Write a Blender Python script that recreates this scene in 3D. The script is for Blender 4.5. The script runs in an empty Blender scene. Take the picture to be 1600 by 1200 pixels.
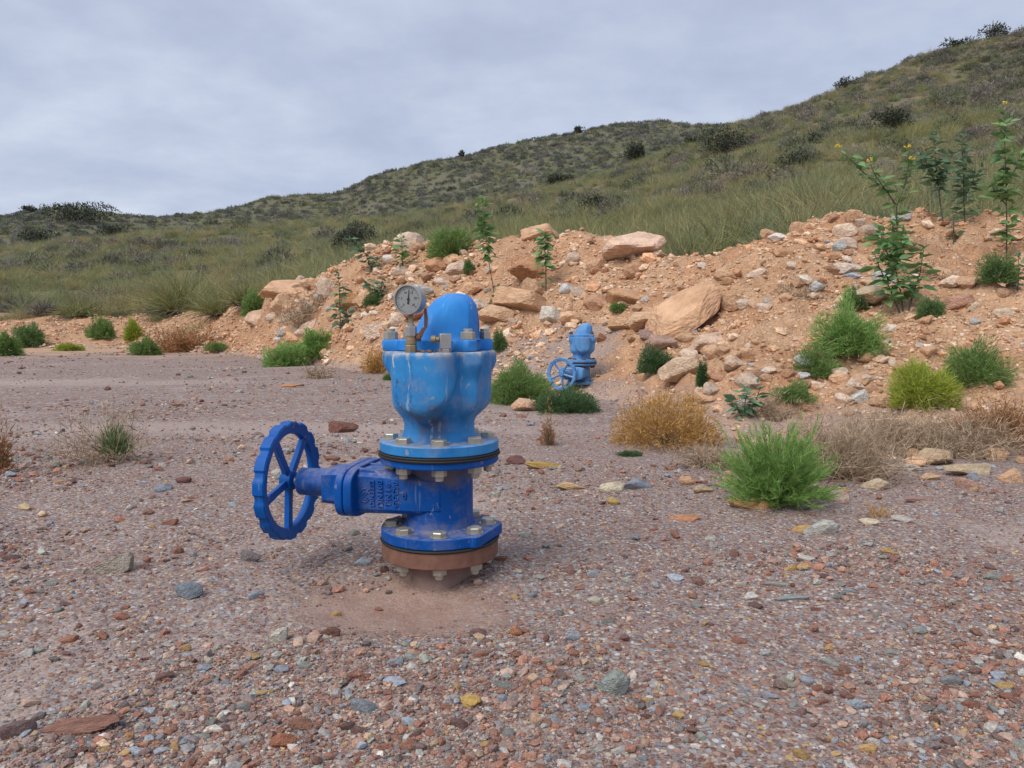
import bpy, bmesh, math, random
import numpy as np
from mathutils import Vector, Matrix

# ------------------------------------------------------------------ camera, sky, sun, exposure
scene = bpy.context.scene
C = scene.collection
R = math.radians
F, CX, CY = 1180.0, 800.0, 600.0
HC, PITCH = 0.48, R(4.36)
cam_data = bpy.data.cameras.new('camera'); cam = bpy.data.objects.new('camera', cam_data); C.objects.link(cam)
cam_data.sensor_width = 36; cam_data.lens = 36*F/1600; cam_data.clip_start = 0.02; cam_data.clip_end = 5000
cam.location = (0, 0, HC); cam.rotation_euler = (R(90)-PITCH, 0, 0)
scene.camera = cam
SUN_EL, SUN_AZ = R(50), R(-138)         # azimuth from +Y towards +X: behind the camera, to the left
sun_d = bpy.data.lights.new('sun', 'SUN'); sun_d.energy = 1.5; sun_d.angle = R(40); sun_d.color = (1, .96, .9)
sun = bpy.data.objects.new('sun', sun_d); C.objects.link(sun)
sdir = Vector((math.cos(SUN_EL)*math.sin(SUN_AZ), math.cos(SUN_EL)*math.cos(SUN_AZ), math.sin(SUN_EL)))
sun.rotation_euler = sdir.to_track_quat('Z', 'Y').to_euler(); sun.location = (0, 0, 30)
world = bpy.data.worlds.new('World'); scene.world = world; world.use_nodes = True
vs = scene.view_settings
vs.view_transform = 'Standard'; vs.look = 'None'; vs.gamma = 1; vs.exposure = 0.85; vs.use_curve_mapping = False
cy = scene.cycles; cy.max_bounces = 4; cy.diffuse_bounces = 2; cy.glossy_bounces = 2; cy.transmission_bounces = 3; cy.transparent_max_bounces = 4; cy.caustics_reflective = False; cy.caustics_refractive = False; cy.sample_clamp_indirect = 4


class NT:
    dim = '3D'
    def __init__(s, tree): s.t = tree; s.n = tree.nodes; s.l = tree.links
    def node(s, typ, ins=None, **kw):
        n = s.n.new(typ)
        for k, v in kw.items(): setattr(n, k, v)
        for k, v in (ins or {}).items(): s.put(n.inputs[k], v)
        return n
    def put(s, sock, v):
        if isinstance(v, bpy.types.NodeSocket): s.l.new(v, sock)
        elif isinstance(v, bpy.types.Node): s.l.new(v.outputs[0], sock)
        else:
            if sock.type == 'RGBA' and not isinstance(v, (int, float)) and len(v) == 3: v = (*v, 1)
            sock.default_value = v
    def math(s, op, a, b=0.0, clamp=False):
        n = s.node('ShaderNodeMath', operation=op, use_clamp=clamp); s.put(n.inputs[0], a); s.put(n.inputs[1], b); return n.outputs[0]
    def vmath(s, op, a, b=(0, 0, 0)):
        n = s.node('ShaderNodeVectorMath', operation=op); s.put(n.inputs[0], a)
        if op == 'SCALE': s.put(n.inputs[3], b)
        else: s.put(n.inputs[1], b)
        return n.outputs[0]
    def mix(s, f, a, b, mode='MIX'):
        n = s.node('ShaderNodeMix', data_type='RGBA', blend_type=mode, clamp_factor=True)
        s.put(n.inputs[0], f); s.put(n.inputs[6], a); s.put(n.inputs[7], b); return n.outputs[2]
    def noise(s, vec, scale, detail=4, rough=.55, dist=0.0):
        n = s.node('ShaderNodeTexNoise', noise_dimensions=s.dim)
        for k_, v_ in {'Scale': scale, 'Detail': detail, 'Roughness': rough, 'Distortion': dist}.items(): n.inputs[k_].default_value = v_
        if vec is not None: s.put(n.inputs['Vector'], vec)
        return n
    def voro(s, vec, scale, feature='F1', rnd=1.0):
        n = s.node('ShaderNodeTexVoronoi', {'Scale': scale, 'Randomness': rnd}, feature=feature, voronoi_dimensions=s.dim); s.put(n.inputs['Vector'], vec); return n
    def ramp(s, f, stops, interp='LINEAR'):
        n = s.node('ShaderNodeValToRGB'); n.color_ramp.interpolation = interp
        e = n.color_ramp.elements
        while len(e) < len(stops): e.new(.5)
        for i, (p, c) in enumerate(stops):
            e[i].position = p; e[i].color = (*c, 1) if not isinstance(c, (int, float)) else (c, c, c, 1)
        s.put(n.inputs[0], f); return n.outputs[0]
    def rng(s, v, a, b, c=0., d=1., smooth=True):
        n = s.node('ShaderNodeMapRange', interpolation_type='SMOOTHSTEP' if smooth else 'LINEAR')
        for i, x in enumerate((v, a, b, c, d)): s.put(n.inputs[i], x)
        return n.outputs[0]
    def bump(s, h, strength, dist, normal=None):
        n = s.node('ShaderNodeBump', {'Strength': strength, 'Distance': dist, 'Height': h})
        if normal is not None: s.put(n.inputs['Normal'], normal)
        return n.outputs[0]


w = NT(world.node_tree); w.n.clear()
tc = w.node('ShaderNodeTexCoord').outputs['Generated']
sky = w.node('ShaderNodeTexSky', sky_type='NISHITA', sun_disc=False, sun_elevation=SUN_EL, sun_rotation=SUN_AZ, air_density=1.0, dust_density=2.0)
sep = w.node('ShaderNodeSeparateXYZ'); w.put(sep.inputs[0], tc)
den = w.math('ADD', w.math('MAXIMUM', sep.outputs[2], 0.0), 0.22)
comb = w.node('ShaderNodeCombineXYZ', {0: w.math('DIVIDE', sep.outputs[0], den), 1: w.math('DIVIDE', sep.outputs[1], den), 2: 0.0})
n1 = w.noise(w.vmath('MULTIPLY', comb.outputs[0], (0.95, 1.2, 1)), 1.15, 4, .52, .4).outputs[0]
n2 = w.noise(comb.outputs[0], 3.4, 5, .6).outputs[0]
cl = w.math('ADD', w.math('MULTIPLY', n1, .62), w.math('MULTIPLY', n2, .38))
cloud = w.ramp(cl, [(.36, (2.45, 2.78, 3.6)), (.46, (2.72, 3.08, 3.95)), (.55, (3.1, 3.46, 4.3)), (.66, (3.75, 4.08, 4.8))])
wc = w.mix(.94, sky.outputs[0], cloud)
bg = w.node('ShaderNodeBackground', {'Color': wc, 'Strength': 0.1})
out = w.node('ShaderNodeOutputWorld'); w.l.new(bg.outputs[0], out.inputs[0])

rnd = random.Random(7)
rg = np.random.default_rng(11)

# ------------------------------------------------------------------ pixel of the photograph -> point in the place
cp, sp = math.cos(PITCH), math.sin(PITCH)
def ray(px, py):
    a = (np.asarray(px, float)-CX)/F; u = (CY-np.asarray(py, float))/F
    return a, cp+sp*u, -sp+cp*u                      # dx, dy, dz (not normalised)
def P(px, py, Y):
    dx, dy, dz = ray(px, py); t = Y/dy
    return np.stack([dx*t, Y+0*t, HC+dz*t], -1)

# ------------------------------------------------------------------ numpy noise
def _hash(ix, iy, seed):
    h = (ix.astype(np.int64)*374761393 + iy.astype(np.int64)*668265263 + seed*974711) & 0x7fffffff
    h = ((h ^ (h >> 13))*1274126177) & 0x7fffffff
    return ((h ^ (h >> 16)) & 0xffff)/65535.0
def vnoise(x, y, seed=0):
    ix, iy = np.floor(x), np.floor(y); fx, fy = x-ix, y-iy
    fx = fx*fx*(3-2*fx); fy = fy*fy*(3-2*fy)
    a, b, c, d = _hash(ix, iy, seed), _hash(ix+1, iy, seed), _hash(ix, iy+1, seed), _hash(ix+1, iy+1, seed)
    return (a*(1-fx)+b*fx)*(1-fy)+(c*(1-fx)+d*fx)*fy
def fbm(x, y, octv=4, seed=0):
    s, amp, tot = 0, 1., 0
    for o in range(octv):
        s = s+amp*vnoise(x*2**o+17.3*o, y*2**o-9.1*o, seed+o); tot += amp; amp *= .5
    return s/tot-.5

# ------------------------------------------------------------------ terrain
class Relief:
    """columns: u (bearing as x/y) -> keyed slope profile; gives height over (x, y)"""
    def __init__(s, cols, y0, y1, dy, su=60, sy=.3):
        s.u = np.arange(-900, 2501, 10.); s.Y = np.arange(y0, y1, dy); s.dy = dy; s.y0 = y0
        cu = np.array([c[0] for c in cols], float); K = len(cols[0][1])
        ky, kz = np.zeros((K, len(s.u))), np.zeros((K, len(s.u)))
        ker = np.hanning(int(su/10)*2+3); ker /= ker.sum(); pad = len(ker)//2
        for k in range(K):
            yy = np.array([c[1][k][1] for c in cols], float); zz = np.array([P(c[0], c[1][k][0], c[1][k][1])[2] for c in cols])
            for arr, val in ((ky, yy), (kz, zz)):
                v = np.interp(s.u, cu, val); arr[k] = np.convolve(np.pad(v, pad, 'edge'), ker, 'valid')
        s.ky, s.kz = ky, kz
        T = np.zeros((len(s.u), len(s.Y)))
        for i in range(len(s.u)):
            ys = np.concatenate([[ky[0, i]-3], ky[:, i], [ky[-1, i]*1.3+3]]); zs = np.concatenate([[kz[0, i]-2.0], kz[:, i], [kz[-1, i]-3]])
            T[i] = np.interp(s.Y, ys, zs)
        n = max(1, int(sy/dy)); k2 = np.hanning(n*2+3); k2 /= k2.sum(); p2 = len(k2)//2
        for i in range(len(s.u)): T[i] = np.convolve(np.pad(T[i], p2, 'edge'), k2, 'valid')
        s.T = T
    def base(s, x, y):
        y = np.maximum(y, 1e-3); u = np.clip((x/y*F+CX-s.u[0])/10, 0, len(s.u)-1.001); v = (y-s.y0)/s.dy
        inside = (v >= 0) & (v <= len(s.Y)-1.001); v = np.clip(v, 0, len(s.Y)-1.001)
        i, j = u.astype(int), v.astype(int); a, b = u-i, v-j; T = s.T
        z = (T[i, j]*(1-b)+T[i, j+1]*b)*(1-a)+(T[i+1, j]*(1-b)+T[i+1, j+1]*b)*a
        return np.where(inside, z, -5.0)

bank_r = Relief([
    (-600, [(546, 17), (532, 18), (512, 20), (490, 22.5), (488, 23), (496, 27)]),
    (0, [(549, 15.5), (536, 16.2), (515, 18), (494, 20.5), (490, 21), (496, 25)]),
    (200, [(549, 14.5), (532, 15.5), (508, 17.5), (489, 19.5), (485, 20), (492, 24)]),
    (350, [(554, 12.7), (535, 13.5), (510, 14.6), (488, 15.6), (480, 16.2), (492, 20)]),
    (420, [(566, 10.6), (540, 11.2), (500, 11.7), (462, 12.3), (447, 12.7), (485, 14.6)]),
    (520, [(578, 8.9), (552, 9.4), (500, 10.2), (450, 11), (428, 11.5), (470, 13.5)]),
    (600, [(592, 7.3), (560, 8), (500, 9), (420, 10.2), (378, 10.8), (425, 13)]),
    (700, [(608, 6.1), (572, 7), (500, 8), (420, 9.3), (378, 10), (425, 12)]),
    (850, [(632, 5.2), (580, 6.2), (500, 7.2), (420, 8.2), (364, 9), (412, 11)]),
    (950, [(650, 4.7), (600, 5.5), (510, 6.6), (430, 7.6), (374, 8.5), (422, 10.5)]),
    (1060, [(700, 3.5), (622, 4.6), (530, 5.6), (450, 6.6), (406, 7.4), (442, 9)]),
    (1140, [(745, 2.7), (655, 3.8), (560, 4.8), (450, 6), (389, 7), (424, 8.5)]),
    (1200, [(765, 2.45), (662, 3.6), (560, 4.6), (450, 5.8), (361, 6.9), (402, 8.5)]),
    (1290, [(770, 2.4), (662, 3.5), (560, 4.4), (450, 5.6), (332, 6.8), (382, 8.5)]),
    (1400, [(750, 2.5), (652, 3.5), (560, 4.3), (450, 5.5), (345, 7), (392, 9)]),
    (1600, [(718, 2.75), (622, 3.6), (540, 4.3), (440, 5.4), (345, 7), (392, 9)]),
    (2100, [(700, 2.9), (600, 3.6), (520, 4.3), (430, 5.4), (330, 7), (380, 9)])], 1.0, 32, .05, 50, .35)
hill_r = Relief([
    (-600, [(500, 22), (452, 32), (405, 48), (388, 60), (384, 66), (420, 90)]),
    (0, [(497, 20), (452, 27), (412, 42), (394, 58), (389, 64), (430, 90)]),
    (200, [(492, 19), (440, 27), (400, 40), (374, 58), (369, 64), (420, 90)]),
    (400, [(485, 15), (440, 22), (390, 40), (360, 60), (355, 66), (400, 90)]),
    (600, [(440, 14), (400, 22), (370, 40), (347, 62), (343, 68), (380, 90)]),
    (750, [(435, 12.5), (390, 22), (350, 42), (327, 62), (323, 66), (360, 90)]),
    (870, [(435, 11), (382, 20), (332, 42), (302, 60), (298, 64), (340, 90)]),
    (1000, [(440, 10), (372, 18), (302, 42), (260, 62), (255, 66), (300, 90)]),
    (1150, [(425, 9), (342, 18), (262, 40), (202, 62), (191, 70), (230, 100)]),
    (1270, [(395, 8.8), (312, 18), (222, 42), (169, 62), (158, 68), (200, 100)]),
    (1420, [(385, 9), (292, 20), (184, 45), (104, 64), (91, 70), (140, 100)]),
    (1600, [(385, 9), (272, 20), (154, 45), (65, 64), (44, 72), (80, 100)]),
    (2100, [(370, 9), (250, 20), (100, 45), (-60, 68), (-80, 75), (0, 100)])], 6.0, 130, .25, 90, 2.0)
def _far(u, crest, Y=135): return (u, [(crest+230, Y-58), (crest+75, Y-30), (crest+25, Y-10), (crest+3, Y), (crest+30, Y+40)])
far_r = Relief([_far(-600, 330, 125), _far(0, 331, 122), _far(60, 328, 121), _far(100, 323, 120), _far(165, 331, 120), _far(250, 339, 122), _far(320, 333, 125),
    _far(385, 320, 128), _far(430, 302), _far(475, 301), _far(530, 299), _far(600, 269), _far(720, 245), _far(850, 216), _far(960, 189),
    _far(1030, 184), _far(1090, 190), _far(1150, 189, 140), _far(1230, 169, 150), _far(1350, 160, 150), _far(2100, 150, 150)], 60, 240, .5, 25, 4)

def ground_h(x, y):
    near = np.clip(1-(y-3)/6, 0, 1)
    z = .03*fbm(x*.9, y*.9, 3, 5) + .022*fbm(x*6, y*6, 3, 9)*near + .012*fbm(x*28, y*28, 2, 21)*np.clip(1-(y-1.5)/2.5, 0, 1)
    calm = 1-.85*np.exp(-(((x+.16)/.30)**2+((y-1.33)/.24)**2)**2)      # washed clay round the standpipe
    dip = -.012*np.exp(-(((x+.2)/.16)**2+((y-1.24)/.11)**2))
    mound = .036*np.exp(-(((x+.10)/.125)**2+((y-1.455)/.10)**2))
    return z*calm + dip + mound + .02*np.clip((y-9)/6, 0, 1)
def bank_h(x, y):
    rough = np.clip((y-2.2)/2, 0, 1); yy = y+np.clip((y-8)/5, 0, 1)*2.6*fbm(x*.38, y*.05, 3, 23); clod = np.abs(fbm(x*3.1, y*3.1, 3, 27)); clod = (np.maximum(0, .16-clod)*.5-.03)*np.clip(.5+2.5*fbm(x*.8, y*.8, 2, 29), 0, 1)*(1-np.exp(-((x-.5)/.7)**2-((y-5.6)/.8)**2))
    return bank_r.base(x, yy) + rough*clod + rough*(.22*fbm(x*1.3, y*1.3, 3, 31) + .16*fbm(x*4.5, y*4.5, 3, 37) + .06*fbm(x*15, y*15, 2, 41))
def hill_h(x, y): return hill_r.base(x, y) + np.clip((y-8)/12, 0, 1)*(1.3*fbm(x*.09, y*.09, 3, 51)+.5*fbm(x*.5, y*.5, 2, 57))*np.clip(1.15-(y-55)/30, .35, 1)
def far_h(x, y): return far_r.base(x, y) + 2.2*fbm(x*.07, y*.07, 4, 61)
def H(x, y): return np.maximum(np.maximum(ground_h(x, y), bank_h(x, y)), np.maximum(hill_h(x, y), far_h(x, y)))

def hit(px, py, y0=.6, y1=200., fn=H):
    Y = np.geomspace(y0, y1, 2500); p = P(px, py, Y); dz = p[:, 2]-fn(p[:, 0], p[:, 1]); k = np.argmax(dz < 0)
    if dz[k] >= 0: k = np.argmin(dz)
    q = p[k]; return Vector((q[0], q[1], float(fn(q[0:1], q[1:2])[0])))

# ------------------------------------------------------------------ object helpers
def link(o, parent=None):
    C.objects.link(o)
    if parent is not None: o.parent = parent
    return o
def tag(o, label=None, cat=None, group=None, kind=None):
    for k, v in (('label', label), ('category', cat), ('group', group), ('kind', kind)):
        if v: o[k] = v
    return o
def empty(name, loc, label, cat, group=None, rz=0):
    o = bpy.data.objects.new(name, None); o.empty_display_size = .05; o.location = loc; o.rotation_euler = (0, 0, rz)
    link(o); return tag(o, label, cat, group)
def np_mesh(name, verts, quads=None, tris=None, smooth=True, attrs=None):
    me = bpy.data.meshes.new(name); verts = np.asarray(verts, np.float32)
    loops, starts = [], []; n = 0
    for f, k in ((quads, 4), (tris, 3)):
        if f is not None and len(f):
            f = np.asarray(f, np.int32); loops.append(f.ravel()); starts.append(n+np.arange(len(f), dtype=np.int32)*k); n += f.size
    me.vertices.add(len(verts)); me.vertices.foreach_set('co', verts.ravel())
    L = np.concatenate(loops); S = np.concatenate(starts)
    me.loops.add(len(L)); me.loops.foreach_set('vertex_index', L)
    me.polygons.add(len(S)); me.polygons.foreach_set('loop_start', S)
    me.update(calc_edges=True); me.validate()
    me.polygons.foreach_set('use_smooth', np.full(len(me.polygons), smooth))
    for k, v in (attrs or {}).items():
        a = me.attributes.new(k, 'FLOAT', 'POINT'); a.data.foreach_set('value', np.asarray(v, np.float32))
    return me
def obj(name, me, mat=None, parent=None):
    o = bpy.data.objects.new(name, me)
    if mat is not None and len(me.materials) == 0: me.materials.append(mat)
    return link(o, parent)

# ------------------------------------------------------------------ materials
def new_mat(name):
    m = bpy.data.materials.new(name); m.use_nodes = True; t = NT(m.node_tree); t.n.clear()
    o = t.node('ShaderNodeOutputMaterial'); return m, t, o
def simple(name, col, rough=.6, metal=0., var=.25, nscale=60, bump=.15, bdist=.001):
    m, t, o = new_mat(name); p = t.node('ShaderNodeTexCoord').outputs['Object']
    n = t.noise(p, nscale, 5, .6).outputs[0]
    c = t.mix(n, tuple(x*(1-var) for x in col), tuple(min(1, x*(1+var)) for x in col))
    b = t.node('ShaderNodeBsdfPrincipled', {'Base Color': c, 'Roughness': rough, 'Metallic': metal, 'Normal': t.bump(n, bump, bdist)})
    t.l.new(b.outputs[0], o.inputs[0]); return m
def leaf_mat(name, lo, hi, trans=.3, inst=False, rough=.6):
    m, t, o = new_mat(name)
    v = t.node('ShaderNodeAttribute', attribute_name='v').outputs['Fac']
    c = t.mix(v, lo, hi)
    if inst:
        ic = t.node('ShaderNodeAttribute', attribute_name='col', attribute_type='INSTANCER').outputs['Color']; c = t.mix(1., c, ic, 'MULTIPLY')
    b = t.node('ShaderNodeBsdfPrincipled', {'Base Color': c, 'Roughness': rough, 'Specular IOR Level': .25})
    tr = t.node('ShaderNodeBsdfTranslucent', {'Color': c})
    mx = t.node('ShaderNodeMixShader', {0: trans}); t.l.new(b.outputs[0], mx.inputs[1]); t.l.new(tr.outputs[0], mx.inputs[2])
    t.l.new(mx.outputs[0], o.inputs[0]); return m
def stone_mat(name, inst):
    m, t, o = new_mat(name); p = t.node('ShaderNodeTexCoord').outputs['Object']
    if inst: col = t.node('ShaderNodeAttribute', attribute_name='col', attribute_type='INSTANCER').outputs['Color']
    else: col = t.node('ShaderNodeObjectInfo').outputs['Color']
    n = t.noise(p, 2.2, 4 if not inst else 1, .65).outputs[0]; n2 = t.noise(p, 9, 3 if not inst else 0, .6).outputs[0]
    c = t.mix(t.rng(n, .3, .7), t.mix(1., col, (.76, .73, .71), 'MULTIPLY'), t.mix(1., col, (1.22, 1.2, 1.16), 'MULTIPLY'))
    c = t.mix(t.rng(t.noise(t.vmath('ADD', p, (3, 1, 2)), 1.3, 3, .6).outputs[0], .52, .66, 0, .45), c, t.mix(1., col, (1.35, 1.4, 1.5), 'MULTIPLY')) if not inst else c
    c = t.mix(t.rng(n2, .52, .78, 0, .35), c, (.52, .40, .30))                # dust caught in the hollows
    h = t.math('ADD', t.math('MULTIPLY', n, .8), t.math('MULTIPLY', n2, .4))
    b = t.node('ShaderNodeBsdfPrincipled', {'Base Color': c, 'Roughness': .88, 'Specular IOR Level': .3})
    if not inst: t.put(b.inputs['Normal'], t.bump(h, .55, .10))
    t.l.new(b.outputs[0], o.inputs[0]); return m
M_stone, M_pebble = stone_mat('stone', False), stone_mat('pebble_stone', True)

def ground_mat():
    m, t, o = new_mat('gravel'); t.dim = '2D'; p = t.node('ShaderNodeTexCoord').outputs['Object']
    big = t.noise(p, .55, 3, .6).outputs[0]; mid = t.noise(p, 3.2, 4, .6).outputs[0]; fine = t.noise(p, 210, 2, .7).outputs[0]
    bare = t.rng(t.noise(p, 1.1, 5, .62, .6).outputs[0], .52, .68)
    dust = t.mix(big, (.285, .212, .187), (.375, .30, .265)); dust = t.mix(t.rng(mid, .35, .7), dust, (.30, .215, .185)); dust = t.mix(bare, dust, t.mix(mid, (.41, .32, .285), (.50, .405, .355))); dust = t.mix(t.rng(fine, .3, .75), t.mix(1., dust, (.72, .7, .7), 'MULTIPLY'), dust)
    def cells(scale, off):
        v = t.voro(t.vmath('ADD', p, off), scale); s = t.node('ShaderNodeSeparateColor'); t.put(s.inputs[0], v.outputs['Color'])
        c = t.ramp(s.outputs[0], [(0, (.19, .085, .06)), (.16, (.30, .15, .105)), (.32, (.22, .20, .20)), (.46, (.36, .24, .19)), (.58, (.30, .31, .33)), (.70, (.17, .125, .12)), (.82, (.46, .39, .32)), (.93, (.55, .53, .50)), (.975, (.50, .31, .11))], 'CONSTANT')
        keep = t.math('MULTIPLY', t.math('GREATER_THAN', s.outputs[1], .30), t.rng(v.outputs['Distance'], .56, .36))
        return c, keep, v.outputs['Distance']
    c1, k1, d1 = cells(210, (0, 0, 0)); c2, k2, d2 = cells(110, (3.1, 1.7, .4)); c3, k3, d3 = cells(42, (7.3, 2.2, .9))
    s = t.node('ShaderNodeSeparateXYZ'); t.put(s.inputs[0], p)
    def spot(cx, cy, rx, ry, soft=.5):
        a = t.math('DIVIDE', t.math('SUBTRACT', s.outputs[0], cx), rx); b = t.math('DIVIDE', t.math('SUBTRACT', s.outputs[1], cy), ry)
        q = t.math('ADD', t.math('MULTIPLY', a, a), t.math('MULTIPLY', b, b)); q = t.math('ADD', q, t.math('MULTIPLY', t.math('SUBTRACT', mid, .5), 1.6))
        return t.rng(q, 1+soft, 1-soft)
    clay = t.math('MULTIPLY', spot(-.19, 1.27, .19, .14, .75), .9)
    track1 = t.math('MULTIPLY', spot(-1.0, 3.55, 1.5, .22, .8), .72); track2 = t.math('MULTIPLY', spot(-4.2, 6.4, 2.6, .4, .8), .72)
    plain = t.math('MAXIMUM', t.math('MULTIPLY', bare, .7), t.math('MAXIMUM', clay, t.math('MAXIMUM', track1, track2)))
    gate = t.math('SUBTRACT', 1., plain)
    clay_c = t.mix(t.rng(t.noise(p, 14, 5, .65).outputs[0], .3, .7), (.34, .215, .17), (.44, .305, .245)); clay_c = t.mix(t.rng(fine, .3, .8), t.mix(1., clay_c, (.75, .72, .7), 'MULTIPLY'), clay_c)
    col = t.mix(clay, t.mix(t.math('MAXIMUM', track1, track2), dust, (.44, .345, .305)), clay_c)
    col = t.mix(t.math('MULTIPLY', k1, gate), col, c1); col = t.mix(t.math('MULTIPLY', t.math('MULTIPLY', k2, gate), .85), col, c2); col = t.mix(t.math('MULTIPLY', t.math('MULTIPLY', k3, gate), t.rng(s.outputs[1], 2.4, 4.5, 0, .8)), col, c3)
    # towards the foot of the bank and the far left the gravel gives way to orange earth
    h_extra = t.noise(p, 60, 2, .7).outputs[0]
    far = t.rng(t.math('ADD', s.outputs[1], t.math('MULTIPLY', t.math('SUBTRACT', t.noise(p, 1.3, 4, .65).outputs[0], .5), 9.)), 10.5, 15.0)
    col = t.mix(far, col, t.mix(mid, (.44, .27, .16), (.54, .36, .23)))
    h = t.math('ADD', t.math('MULTIPLY', t.math('MULTIPLY', k2, t.math('SUBTRACT', 1., clay)), .7), t.math('ADD', t.math('MULTIPLY', fine, .5), t.math('MULTIPLY', h_extra, .8)))
    b = t.node('ShaderNodeBsdfPrincipled', {'Base Color': col, 'Roughness': .92, 'Specular IOR Level': .2, 'Normal': t.bump(h, .7, .004)})
    t.l.new(b.outputs[0], o.inputs[0]); return m
def bank_mat():
    m, t, o = new_mat('orange_earth'); p = t.node('ShaderNodeTexCoord').outputs['Object']
    big = t.noise(p, .7, 5, .6, .5).outputs[0]; mid = t.noise(p, 4, 4, .65).outputs[0]; fine = t.noise(p, 60, 2, .7).outputs[0]
    c = t.ramp(big, [(.30, (.46, .25, .14)), (.45, (.60, .355, .21)), (.58, (.63, .415, .265)), (.72, (.50, .275, .155))])
    c = t.mix(t.rng(mid, .38, .68), t.mix(1., c, (.78, .74, .70), 'MULTIPLY'), c)
    c = t.mix(t.rng(fine, .3, .72), t.mix(1., c, (.70, .66, .62), 'MULTIPLY'), c)
    def cells(scale, off):
        v = t.voro(t.vmath('ADD', p, off), scale); s = t.node('ShaderNodeSeparateColor'); t.put(s.inputs[0], v.outputs['Color'])
        cc = t.ramp(s.outputs[0], [(0, (.58, .33, .18)), (.3, (.68, .44, .28)), (.55, (.72, .52, .37)), (.75, (.44, .25, .16)), (.92, (.68, .56, .44)), (.97, (.36, .34, .33))], 'CONSTANT')
        return cc, t.math('MULTIPLY', t.math('GREATER_THAN', s.outputs[1], .45), t.rng(v.outputs['Distance'], .52, .34))
    c2, k2 = cells(30, (4, 2, 1))
    c = t.mix(t.math('MULTIPLY', k2, .55), c, c2)
    grey = t.noise(t.vmath('ADD', p, (5, 9, 2)), .9, 4, .6).outputs[0]
    s = t.node('ShaderNodeSeparateXYZ'); t.put(s.inputs[0], p)
    a = t.math('DIVIDE', t.math('SUBTRACT', s.outputs[0], .25), .62); b2 = t.math('DIVIDE', t.math('SUBTRACT', s.outputs[1], 6.3), .75)      # spilled grey gravel behind the far valve
    q = t.math('ADD', t.math('ADD', t.math('MULTIPLY', a, a), t.math('MULTIPLY', b2, b2)), t.math('MULTIPLY', t.math('SUBTRACT', mid, .5), 2.))
    c = t.mix(t.math('MULTIPLY', t.rng(q, 1.3, .6), .75), c, t.mix(fine, (.22, .18, .17), (.40, .33, .30)))
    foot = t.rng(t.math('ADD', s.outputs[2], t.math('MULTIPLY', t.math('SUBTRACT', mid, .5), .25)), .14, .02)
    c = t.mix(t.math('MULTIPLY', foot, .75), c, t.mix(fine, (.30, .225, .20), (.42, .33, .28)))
    h = t.math('ADD', t.math('MULTIPLY', t.noise(p, 11, 2, .6).outputs[0], .8), t.math('ADD', t.math('MULTIPLY', fine, .4), t.math('MULTIPLY', k2, .7)))
    b = t.node('ShaderNodeBsdfPrincipled', {'Base Color': c, 'Roughness': .95, 'Specular IOR Level': .15, 'Normal': t.bump(h, .8, .02)})
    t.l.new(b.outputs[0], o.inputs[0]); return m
def hill_mat(name, cols, sc):
    m, t, o = new_mat(name); p = t.node('ShaderNodeTexCoord').outputs['Object']
    a = t.noise(p, sc, 4, .65).outputs[0]; b_ = t.noise(p, sc*7, 3, .7).outputs[0]
    c = t.ramp(t.math('ADD', t.math('MULTIPLY', a, .55), t.math('MULTIPLY', b_, .45)), [(.36, cols[0]), (.46, cols[1]), (.55, cols[2]), (.66, cols[3])])
    b = t.node('ShaderNodeBsdfPrincipled', {'Base Color': c, 'Roughness': 1., 'Specular IOR Level': .1})
    t.l.new(b.outputs[0], o.inputs[0]); return m
M_ground, M_bank = ground_mat(), bank_mat()
M_hill = hill_mat('hill_soil', [(.10, .095, .055), (.14, .13, .075), (.18, .155, .10), (.27, .20, .14)], .35)
M_far = hill_mat('far_hill_soil', [(.095, .10, .062), (.125, .125, .078), (.15, .14, .095), (.21, .17, .13)], .2)

# ------------------------------------------------------------------ the setting
def grid_mesh(name, us, Ys, fn, extra=None):
    U, Y = np.meshgrid(us, Ys, indexing='ij'); X = (U-CX)/F*Y
    V = np.stack([X, Y, fn(X, Y)], -1).reshape(-1, 3); n = len(Ys)
    i, j = np.meshgrid(np.arange(len(us)-1), np.arange(n-1), indexing='ij'); a = (i*n+j).ravel()
    Q = np.stack([a, a+n, a+n+1, a+1], 1)
    if extra is not None:
        k = len(V); V = np.concatenate([V, extra]); Q = np.concatenate([Q, [[k, k+1, k+2, k+3]]])
    return np_mesh(name, V, Q)
us = np.concatenate([np.arange(-2400, -100, 40.), np.arange(-100, 1700, 4.5), np.arange(1700, 4001, 40.)])
big = np.array([[-2500, -400, -.35], [2500, -400, -.35], [2500, 3500, -.35], [-2500, 3500, -.35]], float)
tag(obj('ground', grid_mesh('ground', us, np.geomspace(.3, 26, 360), ground_h, big), M_ground), 'reddish grey gravel ground with washed clay round the near valve', kind='structure')
us2 = np.concatenate([np.arange(-900, 300, 20.), np.arange(300, 1700, 4.5), np.arange(1700, 2500, 20.)])
tag(obj('earth_bank', grid_mesh('earth_bank', us2, np.concatenate([np.arange(1.6, 9, .035), np.arange(9, 30, .1)]), bank_h), M_bank), 'bulldozed bank of orange rubbly earth', kind='structure')
us3 = np.arange(-900, 2500, 12.)
tag(obj('near_hill', grid_mesh('near_hill', us3, np.concatenate([np.arange(8, 30, .25), np.arange(30, 125, .6)]), hill_h), M_hill), 'grassy hillside rising to the right', kind='structure')
tag(obj('far_hill', grid_mesh('far_hill', us3, np.arange(62, 235, 1.), far_h), M_far), 'scrub covered ridge behind the hillside', kind='structure')

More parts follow.
